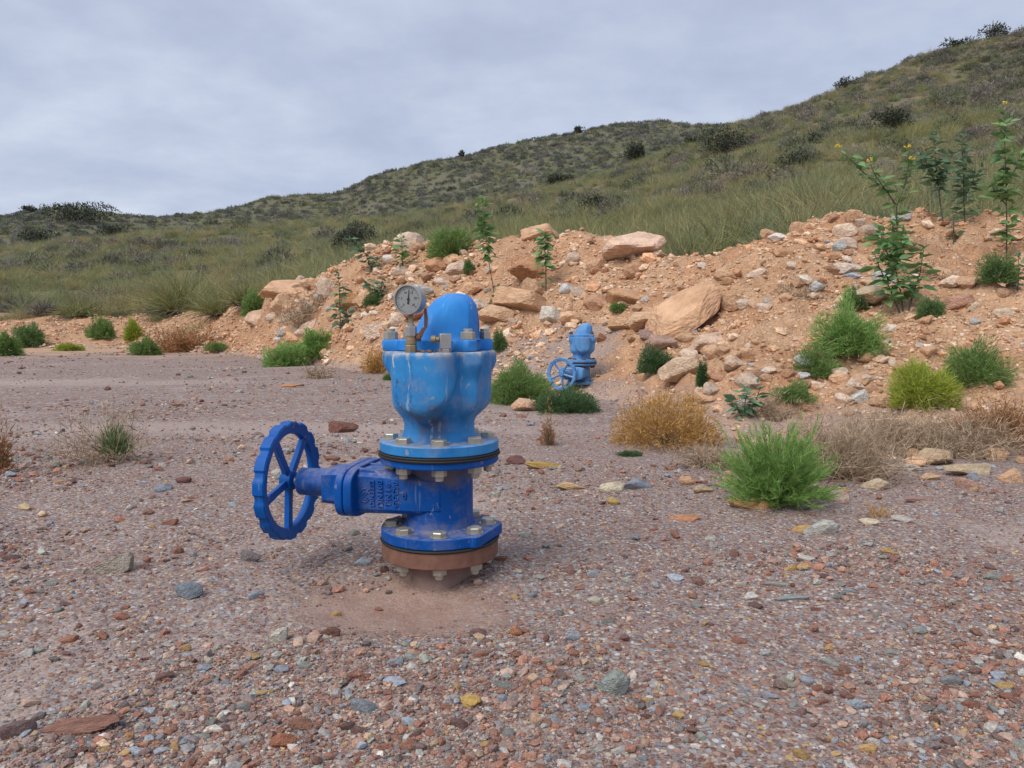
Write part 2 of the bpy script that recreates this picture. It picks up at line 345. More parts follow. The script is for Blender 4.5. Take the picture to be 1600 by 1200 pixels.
# ------------------------------------------------------------------ rocks
def ico(sub):
    bm = bmesh.new(); bmesh.ops.create_icosphere(bm, subdivisions=sub, radius=1)
    V = np.array([v.co[:] for v in bm.verts]); T = np.array([[v.index for v in f.verts] for f in bm.faces]); bm.free(); return V, T
ICO = {k: ico(k) for k in (1, 2, 3, 4)}
def rock_mesh(name, seed, sub=3, planes=11, rough=.05, tight=.62):
    g = np.random.default_rng(seed); V, T = ICO[sub]
    n = g.normal(size=(planes, 3)); n /= np.linalg.norm(n, axis=1)[:, None]; d = g.uniform(tight, .95, planes)
    dots = V@n.T; r = np.min(np.where(dots > .05, d/np.maximum(dots, .05), 9), axis=1); r = np.minimum(r, 1.05)
    q = V*r[:, None]
    nn = sum((fbm(q[:, a]*2.3+seed, q[:, b]*2.3+a*5, 4, seed+a) for a, b in ((0, 1), (1, 2), (2, 0))))/3
    q = q*(1+rough*6*nn[:, None])
    lo, hi = q.min(0), q.max(0); q = (q-(lo+hi)/2)/((hi-lo)/2)
    return np_mesh(name, q, tris=T, smooth=False)
ROCK = [rock_mesh('rock_%d' % k, 100+k, 3, 11+k % 6, .010+.004*(k % 3), .50) for k in range(16)]
BOULDER = [rock_mesh('boulder_%d' % k, 300+k, 4, 14+k % 5, .020, .42) for k in range(8)]
for me in ROCK+BOULDER: me.materials.append(M_stone)
PEB = [rock_mesh('pebble_%d' % k, 500+k, 1, 7, .03, .5) for k in range(8)]

def rock(name, px, py, wpx, hpx, col, label, group=None, flat=.8, pool=ROCK, k=None, tilt=None, sink=.28, cat='rock'):
    p = hit(px, py); s = p.y/F; a, c = wpx/2*s, hpx/2*s
    o = bpy.data.objects.new(name, pool[rnd.randrange(len(pool)) if k is None else k]); link(o)
    slope = .5
    # height seen is a mix of the stone's own height and its depth on the ground
    o.scale = (a, max(a*.75, c*.8)*flat, max(c*.9, .25*a*flat)); o.location = (p.x, p.y+a*.3, p.z+o.scale[2]*(1-2*sink))
    t = tilt or (rnd.uniform(-.2, .2), rnd.uniform(-.2, .2), rnd.uniform(-.5, .5)); o.rotation_euler = t
    v = rnd.uniform(.92, 1.08); o.color = (*[min(.9, x*v) for x in col], 1)
    return tag(o, label, cat, group)
RED, DRED, GREY, BGREY, PALE, TAN, OCH, PUR, ORG, CREAM, GGREY = (.30, .14, .10), (.17, .085, .07), (.24, .245, .25), (.27, .31, .37), (.58, .55, .50), (.50, .36, .24), (.58, .38, .12), (.23, .15, .14), (.50, .25, .13), (.62, .52, .38), (.30, .32, .28)
PINK, LORG = (.66, .46, .34), (.58, .35, .20)
near_rocks = [
    (292, 932, 48, 30, (.20, .23, .26), 'dark blue-grey block of stone left of the near valve', .9), (172, 896, 66, 42, (.40, .35, .29), 'flat grey-tan slab lying below and left of the big handwheel', .5),
    (955, 1082, 62, 54, (.33, .36, .33), 'large grey-green block of stone in the foreground gravel', 1), (435, 1002, 28, 36, (.62, .58, .50), 'white ribbed lump of quartz left of the clay hollow', .9),
    (490, 1005, 21, 24, (.58, .40, .30), 'cream-pink wedge of stone beside the clay hollow', .8), (514, 995, 42, 22, DRED, 'dark red slab behind the cream-pink wedge', .5),
    (735, 1106, 36, 28, OCH, 'bright ochre yellow triangular stone in the foreground', .8), (616, 1073, 40, 20, (.42, .47, .55), 'long pale blue streaked stone in the foreground', .6),
    (565, 1112, 44, 26, (.27, .30, .33), 'dull blue-brown slaty stone left of the pale blue one', .6), (118, 1152, 135, 34, (.28, .145, .11), 'broad flat red slab at the bottom left', .35),
    (22, 1152, 56, 36, (.22, .15, .14), 'purple slab cut by the left edge at the bottom', .5), (195, 1160, 26, 20, (.52, .28, .12), 'rounded orange stone at the right end of the red slab', .8),
    (441, 1168, 44, 30, (.36, .15, .09), 'rust red lump at the bottom, below the brown slab', .8), (467, 1142, 42, 28, (.27, .14, .10), 'brown red veined slab near the bottom', .6),
    (805, 993, 24, 24, (.45, .21, .11), 'round orange stone right of the clay hollow', .9), (535, 676, 48, 30, (.24, .11, .085), 'dark red lump behind the near valve handwheel', .8),
    (390, 877, 36, 26, (.24, .21, .21), 'dark grey wedge just below the handwheel', .5), (836, 1132, 24, 24, (.55, .36, .24), 'pale orange stone left of the grey-green block', .7),
    (1061, 1124, 20, 18, (.58, .42, .18), 'small square yellow stone in the right foreground', .7), (1285, 834, 56, 34, (.52, .52, .47), 'pale grey-white rock with a smooth top below the big green bush', .7),
    (1262, 834, 44, 16, (.55, .34, .13), 'ochre slab tucked against the pale grey-white rock', .5), (1175, 795, 70, 24, (.55, .33, .15), 'long ochre-orange block under the big green bush', .6),
    (957, 770, 40, 24, (.66, .58, .42), 'cream bone-shaped stone right of the near valve', .6), (996, 765, 48, 24, (.27, .29, .34), 'blue-grey slate heap beside the cream stone', .6),
    (1071, 816, 52, 14, (.55, .27, .15), 'flat orange stone on the gravel below the golden bush', .5), (930, 943, 28, 14, (.52, .48, .40), 'pale oval stone right of the standpipe', .6),
    (1212, 917, 48, 10, (.33, .31, .27), 'long thin grey slate in the right foreground', .3), (1240, 940, 60, 12, (.30, .33, .33), 'second thin grey-green slate beside the first', .3),
    (1228, 1074, 36, 18, (.30, .28, .22), 'olive brown flat stone in the right foreground', .5), (1205, 1092, 28, 14, (.31, .34, .39), 'smooth blue-grey oval stone in the right foreground', .6),
    (1342, 1108, 36, 22, (.36, .41, .46), 'pale blue fractured stone at the lower right', .6), (36, 797, 30, 14, (.58, .44, .25), 'tan pitted stone near the left edge', .6),
    (450, 605, 44, 7, (.55, .27, .14), 'flat orange patch stone far out on the gravel', .4), (850, 732, 62, 14, (.48, .32, .10), 'long ochre stone just right of the near valve flange', .4),
    (958, 788, 24, 14, (.55, .38, .13), 'small mustard stone below the cream stone', .8), (1490, 1072, 34, 22, (.25, .27, .29), 'dark grey layered slate at the right', .5),
    (890, 765, 48, 16, (.55, .38, .2), 'orange-yellow rough stone right of the near valve', .5), (806, 725, 34, 20, (.20, .10, .09), 'dark maroon stone beside the upper flange', .7),
    (285, 755, 26, 14, (.20, .09, .08), 'dark maroon stone left of the handwheel', .7), (1100, 770, 40, 16, (.58, .44, .28), 'tan flat stone left of the big green bush', .5),
    (1437, 783, 60, 8, (.45, .27, .23), 'flat pink slab at the right edge of the gravel', .3), (1360, 820, 32, 14, CREAM, 'cream stone under the dry straw tuft', .6),
    (1412, 816, 34, 12, (.55, .5, .44), 'pale stone with a grey end right of the dry straw tuft', .5), (600, 895, 14, 16, (.14, .07, .06), 'small dark shard beside the base flange', .5),
]
for a in near_rocks: rock('rock', *a[:5], a[5], None, a[6])
bank_rocks = [
    (992, 402, 84, 52, PINK, 'big pale pink boulder on the crest of the bank', 1.1, BOULDER), 
    (866, 504, 40, 32, (.60, .55, .47), 'pale grey rounded stone above the far valve', 1, BOULDER), (822, 642, 38, 24, (.62, .39, .25), 'pink-orange stone in front of the far valve', 1, BOULDER),
    (1068, 586, 56, 40, (.58, .42, .29), 'tan rounded boulder at the foot of the bank right of the far valve', 1, BOULDER), (1030, 550, 44, 36, (.36, .24, .18), 'brown boulder below the leaning slab', 1, BOULDER),
    (985, 477, 64, 30, (.50, .29, .16), 'flat brown-orange slab left of the leaning slab', .8, BOULDER), (973, 514, 38, 24, (.55, .34, .20), 'squat orange rock left of the leaning slab foot', 1, BOULDER),
    (1010, 511, 50, 30, (.58, .38, .24), 'smooth orange rock touching the leaning slab', 1, BOULDER), (826, 432, 48, 40, (.44, .23, .12), 'dark orange block beside the leafy sapling right of the dome', 1, BOULDER),
    (846, 374, 54, 26, (.60, .38, .24), 'orange rock on the crest above the dome', 1, BOULDER), (822, 487, 88, 42, (.52, .33, .20), 'broad low orange boulder right of the dome', .9, BOULDER),
    (452, 462, 92, 32, (.54, .33, .20), 'long ledge of orange rock at the left end of the bank', .8, BOULDER), (442, 488, 34, 36, (.56, .36, .22), 'upright orange rock under the ledge', 1, BOULDER),
    (400, 506, 34, 26, (.58, .40, .28), 'pinkish rock at the left foot of the bank', 1, BOULDER), (546, 482, 42, 32, (.50, .27, .12), 'rounded orange rock left of the gauge', 1, BOULDER),
    (690, 424, 44, 30, (.46, .25, .14), 'orange rock below the round green bush on the bank', 1, BOULDER), (712, 432, 30, 26, (.60, .46, .36), 'pinkish pale rock above the dome', 1, BOULDER),
    (655, 498, 50, 36, (.44, .22, .12), 'rust orange rock behind the gauge', 1, BOULDER), (776, 503, 56, 30, (.56, .36, .22), 'flat orange rock just right of the dome', .8, BOULDER),
    (757, 527, 18, 22, (.62, .45, .33), 'pale upright stone against the cover bolts', 1, ROCK), (1327, 425, 40, 20, (.66, .56, .46), 'white-pink stone near the tall leafy shrub', 1, ROCK),
    (1335, 437, 26, 12, (.38, .43, .50), 'pale blue stone near the tall leafy shrub', .8, ROCK), (1372, 474, 64, 38, (.52, .41, .28), 'beige boulder behind the tall leafy shrub', 1, BOULDER),
    (1279, 340, 36, 20, (.55, .33, .22), 'orange rock on the highest part of the crest', 1, BOULDER), (1212, 366, 26, 20, (.66, .50, .39), 'pale pink stone on the right crest', 1, ROCK),
    (1216, 378, 26, 16, (.68, .62, .55), 'white stone below the pale pink crest stone', 1, ROCK), (1298, 406, 38, 16, (.48, .25, .13), 'rust coloured stone below the right crest', 1, ROCK),
    (1325, 388, 32, 22, (.60, .46, .36), 'pinkish stone below the right crest', 1, ROCK), (1523, 483, 16, 16, (.66, .56, .42), 'small cream pebble right of the tall leafy shrub', 1, ROCK),
    (1572, 497, 32, 22, (.64, .50, .36), 'cream angular stone at the far right of the bank', 1, ROCK), (1500, 482, 40, 28, (.46, .27, .19), 'reddish lump half buried right of the tall leafy shrub', 1, BOULDER),
    (1471, 726, 54, 30, (.52, .38, .24), 'tan layered rock in the dry brush at the right', .9, BOULDER), (1431, 718, 30, 22, (.56, .36, .2), 'orange stone left of the tan layered rock', 1, ROCK),
    (1429, 736, 26, 14, (.56, .52, .46), 'white-grey stone below the orange stone at the right', .8, ROCK), (1560, 718, 32, 22, (.56, .34, .2), 'orange round stone at the far right of the brush', 1, ROCK),
    (1523, 742, 70, 20, (.50, .39, .26), 'flat tan slab at the right edge of the gravel', .6, BOULDER), (1521, 752, 16, 20, (.30, .32, .36), 'upright blue-grey shard in front of the flat tan slab', .6, ROCK),
    (1371, 765, 38, 24, (.56, .44, .30), 'tan stone at the foot of the dry brush', .9, ROCK), (1306, 784, 42, 26, (.56, .42, .33), 'pale pinkish stone right of the big green bush', .9, ROCK),
    (1316, 775, 26, 18, (.54, .30, .16), 'orange stone behind the pale pinkish one by the green bush', .9, ROCK), (1515, 762, 34, 18, (.46, .28, .22), 'reddish stone at the edge of the gravel, far right', .8, ROCK),
    (1455, 750, 30, 14, (.55, .36, .22), 'low orange stone between the two tan rocks at the right', .8, ROCK), (1410, 345, 30, 14, (.45, .43, .42), 'grey stone on the crest behind the leafy shrub', .8, ROCK),
    (537, 405, 24, 18, (.58, .42, .32), 'pinkish pointed rock on the left crest', 1.2, ROCK), (484, 452, 26, 20, (.52, .34, .22), 'orange rock on the left crest', 1, BOULDER),
    (640, 520, 20, 18, (.45, .25, .13), 'small rust rock on the slope left of the gauge', 1, ROCK), (608, 412, 22, 16, (.66, .58, .50), 'whitish stone on the upper left slope', 1, ROCK),
    (690, 445, 24, 14, (.62, .48, .38), 'pale pink flat stone above the dome', .8, ROCK), (1150, 575, 40, 26, (.55, .40, .28), 'tan stone in the rubble right of the rounded boulder', 1, ROCK),
    (1110, 545, 50, 30, (.56, .40, .29), 'pinkish block in the rubble under the leaning slab', 1, BOULDER), (1010, 530, 24, 18, (.32, .22, .19), 'dark brown stone left of the brown boulder', 1, ROCK),
]
rock('rock', 1078, 520, 150, 74, (.60, .37, .22), 'large leaning orange slab, biggest rock on the bank', None, .9, BOULDER, 2, (.25, -.62, .15), .12)
for a in bank_rocks: f_ = 1.22 if a[7] is BOULDER else 1.12; rock('rock', a[0], a[1], a[2]*f_, a[3]*f_, [min(.8, c*1.08) for c in a[4]], a[5], None, a[6], pool=a[7])

def euler_rand(n): return np.stack([rg.normal(0, .25, n), rg.normal(0, .25, n), rg.uniform(0, 6.283, n)], 1)
def scatter(name, pos, rot, scl, idx, col, variants, label, parent=None):
    me = bpy.data.meshes.new(name); n = len(pos); me.vertices.add(n); me.vertices.foreach_set('co', np.asarray(pos, np.float32).ravel())
    for k, typ, v, key in (('rot', 'FLOAT_VECTOR', rot, 'vector'), ('scl', 'FLOAT_VECTOR', scl, 'vector'), ('idx', 'INT', idx, 'value'), ('col', 'FLOAT_COLOR', np.concatenate([col, np.ones((n, 1))], 1), 'color')):
        a = me.attributes.new(k, typ, 'POINT'); a.data.foreach_set(key, np.asarray(v, np.int32 if typ == 'INT' else np.float32).ravel())
    col_ = bpy.data.collections.new(name+'_kinds')
    for k, vm in enumerate(variants): col_.objects.link(bpy.data.objects.new('%s_kind_%02d' % (name, k), vm))
    o = bpy.data.objects.new(name, me); link(o)
    ng = bpy.data.node_groups.new(name, 'GeometryNodeTree')
    ng.interface.new_socket('Geometry', in_out='INPUT', socket_type='NodeSocketGeometry'); ng.interface.new_socket('Geometry', in_out='OUTPUT', socket_type='NodeSocketGeometry')
    N, Lk = ng.nodes, ng.links
    gi, go = N.new('NodeGroupInput'), N.new('NodeGroupOutput'); ci = N.new('GeometryNodeCollectionInfo'); ci.inputs['Collection'].default_value = col_
    ci.inputs['Separate Children'].default_value = True; ci.inputs['Reset Children'].default_value = True
    ip = N.new('GeometryNodeInstanceOnPoints'); ip.inputs['Pick Instance'].default_value = True
    def at(nm, typ): a = N.new('GeometryNodeInputNamedAttribute'); a.data_type = typ; a.inputs[0].default_value = nm; return a.outputs[0]
    e2r = N.new('FunctionNodeEulerToRotation'); Lk.new(at('rot', 'FLOAT_VECTOR'), e2r.inputs[0])
    Lk.new(gi.outputs[0], ip.inputs['Points']); Lk.new(ci.outputs[0], ip.inputs['Instance']); Lk.new(at('idx', 'INT'), ip.inputs['Instance Index'])
    Lk.new(e2r.outputs[0], ip.inputs['Rotation']); Lk.new(at('scl', 'FLOAT_VECTOR'), ip.inputs['Scale']); Lk.new(ip.outputs[0], go.inputs[0])
    md = o.modifiers.new('scatter', 'NODES'); md.node_group = ng
    return tag(o, label, None, None, 'stuff')

# gravel on the ground: fine chips everywhere, thinner where the soil is bare
PALG = np.array([RED, RED, DRED, (.34, .17, .12), (.40, .24, .18), GREY, (.20, .19, .19), BGREY, (.36, .35, .34), PALE, TAN, (.33, .22, .18), PUR, (.42, .30, .24), GGREY, (.16, .13, .13), (.45, .41, .37), (.52, .33, .14)])
WG = np.array([11, 10, 11, 12, 10, 8, 8, 4.5, 5, 2.6, 4, 11, 11, 8, 5, 9, 3.4, 1.]); WG = WG/WG.sum()
def bare_mask(x, y):
    m = np.clip((fbm(x*1.7, y*1.7, 4, 71)+.015+.10*np.clip((y-1.15)/.8, 0, 1))*6, 0, 1)
    e = 1+1.1*fbm(x*9, y*9, 3, 73)
    m = np.maximum(m, np.exp(-(((x+.19)/.19)**2+((y-1.27)/.14)**2)*e*1.2)*1.15)
    m = np.maximum(m, .85*np.exp(-(((x+1.0)/1.4)**2+((y-3.55)/.25)**2)*e)); m = np.maximum(m, .85*np.exp(-(((x+4.2)/2.6)**2+((y-6.4)/.45)**2)*e))
    return np.clip(m, 0, 1)
def gravel_points(n, smin, smax, pw, thin):
    px, py = rg.uniform(-260, 1860, n), 552+718*rg.uniform(0, 1, n)**1.2
    Y = 566.4/(py-510); X = (px-CX)/F*Y
    ok = (rg.uniform(0, 1, n) > thin*bare_mask(X, Y)) & (bank_h(X, Y) < ground_h(X, Y)-.004)
    clump = np.clip(.55+2.2*fbm(X*3.2, Y*3.2, 3, 91), .10, 1); ok &= rg.uniform(0, 1, n) < clump
    cl_ = np.exp(-(((X+.20)/.17)**2+((Y-1.255)/.12)**2)*(1+1.3*fbm(X*11, Y*11, 3, 73))); ok &= rg.uniform(0, 1, n) > 1.25*cl_
    ok &= ((X+.133)**2+(Y-1.41)**2) > .076**2
    X, Y = X[ok], Y[ok]; k = len(X)
    s = (smin+(smax-smin)*rg.uniform(0, 1, k)**pw)*np.clip((1.15/Y)**.38, .52, 1.1)*Y/F/2
    asp = np.stack([s*rg.uniform(.8, 1.5, k), s*rg.uniform(.7, 1.2, k), s*rg.uniform(.4, .95, k)], 1)
    pos = np.stack([X, Y, ground_h(X, Y)+asp[:, 2]*.45], 1)
    col = PALG[rg.choice(len(PALG), k, p=WG)]*rg.uniform(.62, 1.25, (k, 1))
    return pos, asp, col
for me in PEB: me.materials.append(M_pebble)
a1 = gravel_points(215000, 1.8, 6.5, 2.3, .86); a2 = gravel_points(19000, 5.5, 19, 3.0, .95)
pos, asp, colr = (np.concatenate(q) for q in zip(a1, a2))
scatter('gravel', pos, euler_rand(len(pos)), asp, rg.integers(0, 8, len(pos)), colr, PEB, 'loose red, grey and tan gravel chips')

# larger pebbles one by one
peb_kinds = [('pebble', (.34, .16, .11), 'small rust red pebble in the foreground gravel', 'rust red pebbles in the gravel', 75), ('pebble', (.36, .40, .45), 'small blue-grey pebble in the foreground gravel', 'blue-grey pebbles in the gravel', 55),
    ('pebble', (.58, .55, .5), 'small whitish pebble in the foreground gravel', 'whitish pebbles in the gravel', 40), ('pebble', (.54, .35, .15), 'small ochre pebble in the foreground gravel', 'ochre pebbles in the gravel', 26),
    ('pebble', (.30, .31, .28), 'small grey-green pebble in the foreground gravel', 'grey-green pebbles in the gravel', 45), ('pebble', (.2, .12, .11), 'small purple-brown pebble in the foreground gravel', 'purple-brown pebbles in the gravel', 45)]
for nm, col, lab, grp, cnt in peb_kinds:
    k = 0
    while k < cnt:
        px, py = rnd.uniform(-20, 1620), 700+490*rnd.random()**.7
        Y = 566.4/(py-510); X = (px-CX)/F*Y
        if rnd.random() < .9*bare_mask(np.array([X]), np.array([Y]))[0] or bank_h(np.array([X]), np.array([Y]))[0] > -.01 or (X+.133)**2+(Y-1.41)**2 < .014: continue
        wd = 11+20*rnd.random()**2; hp = wd*rnd.uniform(.4, .7)
        if any(abs(px-r_[0]) < (r_[2]+wd)*.55 and abs(py-r_[1]+r_[3]*.4) < (r_[3]+hp)*.6 for r_ in near_rocks): continue
        o = rock(nm, px, py, wd, hp, [c*f_ for f_ in (rnd.uniform(.75, 1.2),) for c in col], lab, grp, .7, ROCK, sink=.3, cat='pebble'); k += 1

# rubble on the bank
PALB = np.array([(.54, .34, .205), (.58, .40, .265), (.44, .25, .14), (.63, .48, .36), (.38, .20, .115), (.6, .52, .43), (.34, .31, .29), (.53, .36, .23), (.60, .33, .185)])
WB = np.array([16, 16, 12, 12, 8, 4, 2.5, 12, 10]); WB /= WB.sum()
def bank_points(n, smin, smax, pw):
    u = rg.uniform(-250, 1900, n); i = ((u-bank_r.u[0])/10).astype(int)
    y0, y1 = bank_r.ky[0][i], bank_r.ky[4][i]; t = rg.uniform(0, 1.06, n)
    Y = y0+(y1-y0)*t; X = (u-CX)/F*Y; z = bank_h(X, Y)
    ok = z > ground_h(X, Y)-.002
    cl = np.clip(.45+2.2*fbm(X*1.6, Y*1.6, 3, 77), .08, 1); ok &= rg.uniform(0, 1, n) < cl
    X, Y, z = X[ok], Y[ok], z[ok]; k = len(X); s = np.minimum((smin+(smax-smin)*rg.uniform(0, 1, k)**pw)*Y/F/2, np.where(Y > 11.5, .035, .075)*rg.uniform(.5, 1, k))
    asp = np.stack([s*rg.uniform(.8, 1.4, k), s*rg.uniform(.7, 1.2, k), s*rg.uniform(.5, .95, k)], 1)
    return np.stack([X, Y, z+asp[:, 2]*.3], 1), asp, np.minimum(.85, PALB[rg.choice(len(PALB), k, p=WB)]*rg.uniform(.85, 1.4, (k, 1)))
b1 = bank_points(60000, 2.2, 7, 2.4); b2 = bank_points(5500, 6, 24, 2.8)
pos, asp, colr = (np.concatenate(q) for q in zip(b1, b2))
scatter('bank_rubble', pos, euler_rand(len(pos)), asp, rg.integers(0, 8, len(pos)), colr, PEB, 'loose orange and tan rubble strewn over the bank')
rub = [('rubble_stone', (.58, .36, .22), 'fist-sized orange stone in the rubble of the bank', 'orange rubble stones on the bank', 170), ('rubble_stone', (.66, .51, .39), 'fist-sized pale pinkish stone in the rubble of the bank', 'pale pinkish rubble stones on the bank', 90),
    ('rubble_stone', (.44, .25, .15), 'fist-sized rusty brown stone in the rubble of the bank', 'rusty rubble stones on the bank', 55), ('rubble_stone', (.50, .50, .48), 'fist-sized grey stone in the rubble of the bank', 'grey rubble stones on the bank', 30)]
zones = [(1060, 1260, 520, 640, 5), (420, 600, 430, 540, 2.4), (600, 860, 380, 520, 3), (880, 1200, 400, 520, 2), (1180, 1420, 340, 470, 3), (1250, 1420, 560, 650, 2.5), (1380, 1590, 420, 600, 2), (1050, 1600, 690, 770, 1.2), (0, 420, 488, 540, .5)]
zw = [z[4] for z in zones]
for nm, col, lab, grp, cnt in rub:
    for k in range(cnt):
        z = rnd.choices(zones, zw)[0]; px, py = rnd.uniform(z[0], z[1]), rnd.uniform(z[2], z[3])
        wd = 10+(38 if 400 < z[0] < 900 else 30 if z[0] > 0 else 6)*rnd.random()**2.2; rock(nm, px, py, wd, wd*rnd.uniform(.55, .95), [c*f_ for f_ in (rnd.uniform(.85, 1.25),) for c in col], lab, grp, 1, ROCK, cat='stone')

# ------------------------------------------------------------------ valves
class MB:
    def __init__(s): s.v = []; s.f = []
    def add(s, V, Fc, M=None):
        k = len(s.v)
        for p in V:
            p = Vector(p); s.v.append(tuple(M @ p if M is not None else p))
        s.f += [tuple(i+k for i in f) for f in Fc]; return s
    def loft(s, rings, cap0=True, cap1=True, closed=True, M=None):
        n = len(rings[0]); V = [p for r in rings for p in r]; Fc = []
        for k in range(len(rings)-1):
            for i in range(n if closed else n-1):
                j = (i+1) % n; Fc.append((k*n+i, k*n+j, (k+1)*n+j, (k+1)*n+i))
        if cap0: Fc.append(tuple(range(n-1, -1, -1)))
        if cap1: Fc.append(tuple((len(rings)-1)*n+i for i in range(n)))
        return s.add(V, Fc, M)
    def lathe(s, prof, n=48, M=None, cap0=True, cap1=True, ph=0.):
        return s.loft([[(r*math.cos(ph+6.28318531*i/n), r*math.sin(ph+6.28318531*i/n), z) for i in range(n)] for r, z in prof], cap0, cap1, True, M)
    def box(s, x0, x1, y0, y1, z0, z1, M=None):
        return s.loft([[(x0, y0, z), (x1, y0, z), (x1, y1, z), (x0, y1, z)] for z in (z0, z1)], M=M)
    def tube(s, pts, rad, n=8, M=None):
        pts = [Vector(p) for p in pts]; rr = rad if isinstance(rad, (list, tuple)) else [rad]*len(pts); rings = []
        for i, p in enumerate(pts):
            d = (pts[min(i+1, len(pts)-1)]-pts[max(i-1, 0)]).normalized(); a = d.orthogonal() if i == 0 else (pa-d*pa.dot(d)); a.normalize(); pa = a; b = d.cross(a)
            rings.append([p+(a*math.cos(6.2832*k/n)+b*math.sin(6.2832*k/n))*rr[i] for k in range(n)])
        return s.loft(rings, M=M)
    def build(s, name, mat, parent=None, bevel=0., ang=35, flat=False):
        me = bpy.data.meshes.new(name); me.from_pydata(s.v, [], s.f); bm = bmesh.new(); bm.from_mesh(me); bmesh.ops.recalc_face_normals(bm, faces=bm.faces); bm.to_mesh(me); bm.free()
        if not flat: me.shade_smooth(); me.set_sharp_from_angle(angle=R(ang))
        o = obj(name, me, mat, parent)
        if bevel: b = o.modifiers.new('bevel', 'BEVEL'); b.width = bevel; b.segments = 2; b.limit_method = 'ANGLE'; b.angle_limit = R(40)
        return o

def paint_mat(name, base, faded, rough=.42, wear=.5, dusty=.5, rusty=.35, spec=.3, runs=False, grime=False):
    m, t, o = new_mat(name); p = t.node('ShaderNodeTexCoord').outputs['Object']; g = t.node('ShaderNodeNewGeometry')
    n1 = t.noise(p, 9, 5, .6).outputs[0]; n2 = t.noise(p, 55, 5, .65).outputs[0]
    st = t.noise(t.vmath('MULTIPLY', p, (1, 1, .16)), 48, 4, .6).outputs[0]
    c = t.mix(t.rng(n1, .32, .68), base, faded)
    c = t.mix(t.rng(st, .50, .74, 0, .38*wear), c, tuple(x*.45+.02 for x in base))            # run-off stains
    c = t.mix(t.rng(t.noise(t.vmath('MULTIPLY', t.vmath('ADD', p, (.3, .2, .1)), (1, 1, .12)), 75, 3, .6).outputs[0], .63, .75, 0, .45*wear), c, (.62, .60, .54))   # pale lime runs
    up = t.node('ShaderNodeSeparateXYZ'); t.put(up.inputs[0], g.outputs['Normal'])
    d = t.math('MULTIPLY', t.rng(up.outputs[2], .45, .95), t.rng(n2, .38, .6, .2, 1.))
    c = t.mix(t.math('MULTIPLY', d, dusty), c, (.46, .38, .30))                                # settled dust
    d2 = t.math('MULTIPLY', t.rng(t.noise(p, 16, 5, .7).outputs[0], .50, .66), dusty*.45); c = t.mix(d2, c, (.36, .30, .26))
    chip = t.rng(t.noise(t.vmath('MULTIPLY', t.vmath('ADD', p, (.7, 0, .3)), (1, 1, .6)), 70, 3, .55, .6).outputs[0], .665, .68)
    chip = t.math('MULTIPLY', chip, rusty); c = t.mix(chip, c, t.mix(n2, (.30, .12, .05), (.60, .55, .48)))
    if grime:     # mud splashed on the barrel under the upper flange and at its foot
        s = t.node('ShaderNodeSeparateXYZ'); t.put(s.inputs[0], p); r2 = t.math('ADD', t.math('MULTIPLY', s.outputs[0], s.outputs[0]), t.math('MULTIPLY', s.outputs[1], s.outputs[1])); bar = t.rng(r2, .0082, .0066)
        zn = t.math('ADD', s.outputs[2], t.math('MULTIPLY', t.math('SUBTRACT', t.noise(p, 22, 4, .65).outputs[0], .5), .09))
        c = t.mix(t.math('MULTIPLY', t.math('MULTIPLY', t.rng(zn, .182, .222), bar), t.rng(n2, .30, .52, .35, .85)), c, (.17, .14, .125))
        c = t.mix(t.math('MULTIPLY', t.math('MULTIPLY', t.rng(zn, .136, .112), bar), t.rng(n2, .36, .58, .0, .45)), c, (.22, .185, .155))
    if runs:      # the marks that this valve body carries: lime run in the crease, brown seep under the lobe, scuffs
        s = t.node('ShaderNodeSeparateXYZ'); t.put(s.inputs[0], p); wob = t.math('ADD', t.math('MULTIPLY', t.math('SUBTRACT', n2, .5), .05), t.math('MULTIPLY', t.math('SUBTRACT', t.noise(p, 26, 3, .6).outputs[0], .5), .22)); brk = t.rng(t.noise(p, 60, 3, .6).outputs[0], .42, .56)
        ang = t.math('ADD', t.math('ARCTAN2', s.outputs[0], t.math('MULTIPLY', s.outputs[1], -1.)), wob)
        def strip(a, w_, z0, z1): return t.math('MULTIPLY', brk, t.math('MULTIPLY', t.rng(t.math('ABSOLUTE', t.math('SUBTRACT', ang, a)), w_, w_*.35), t.math('MULTIPLY', t.rng(s.outputs[2], z0-.006, z0+.006), t.rng(s.outputs[2], z1+.004, z1-.004))))
        seep = t.math('MULTIPLY', t.math('MULTIPLY', t.rng(t.math('ABSOLUTE', t.math('ADD', ang, .14)), .62, .1), t.math('MULTIPLY', t.rng(s.outputs[2], .262, .300), t.rng(s.outputs[2], .372, .318))), t.rng(st, .30, .62))
        c = t.mix(t.math('MULTIPLY', seep, .85), c, (.115, .095, .085))
        c = t.mix(t.math('MULTIPLY', strip(-.36, .018, .34, .45), .45), c, (.55, .57, .55)); c = t.mix(t.math('MULTIPLY', strip(-.32, .014, .33, .45), .6), c, (.03, .07, .13))
        c = t.mix(t.math('MULTIPLY', strip(-.62, .03, .405, .45), .75), c, (.62, .58, .50)); c = t.mix(t.math('MULTIPLY', strip(-.55, .02, .35, .40), .7), c, (.03, .06, .10))
        c = t.mix(t.math('MULTIPLY', strip(.10, .05, .272, .315), .5), c, (.42, .40, .37)); c = t.mix(t.math('MULTIPLY', strip(-.12, .05, .272, .32), .55), c, (.50, .47, .42))
        c = t.mix(t.math('MULTIPLY', t.math('MULTIPLY', t.rng(s.outputs[2], .425, .4405), t.rng(n2, .42, .6)), .75), c, (.50, .43, .34))
    rr = t.math('ADD', t.math('MULTIPLY', n2, .2), rough); rr = t.math('ADD', rr, t.math('MULTIPLY', d, .25))
    h = t.math('ADD', t.math('MULTIPLY', n2, .6), t.math('MULTIPLY', chip, -1.)); h = t.math('ADD', h, t.math('MULTIPLY', t.noise(p, 320, 2, .5).outputs[0], .25))
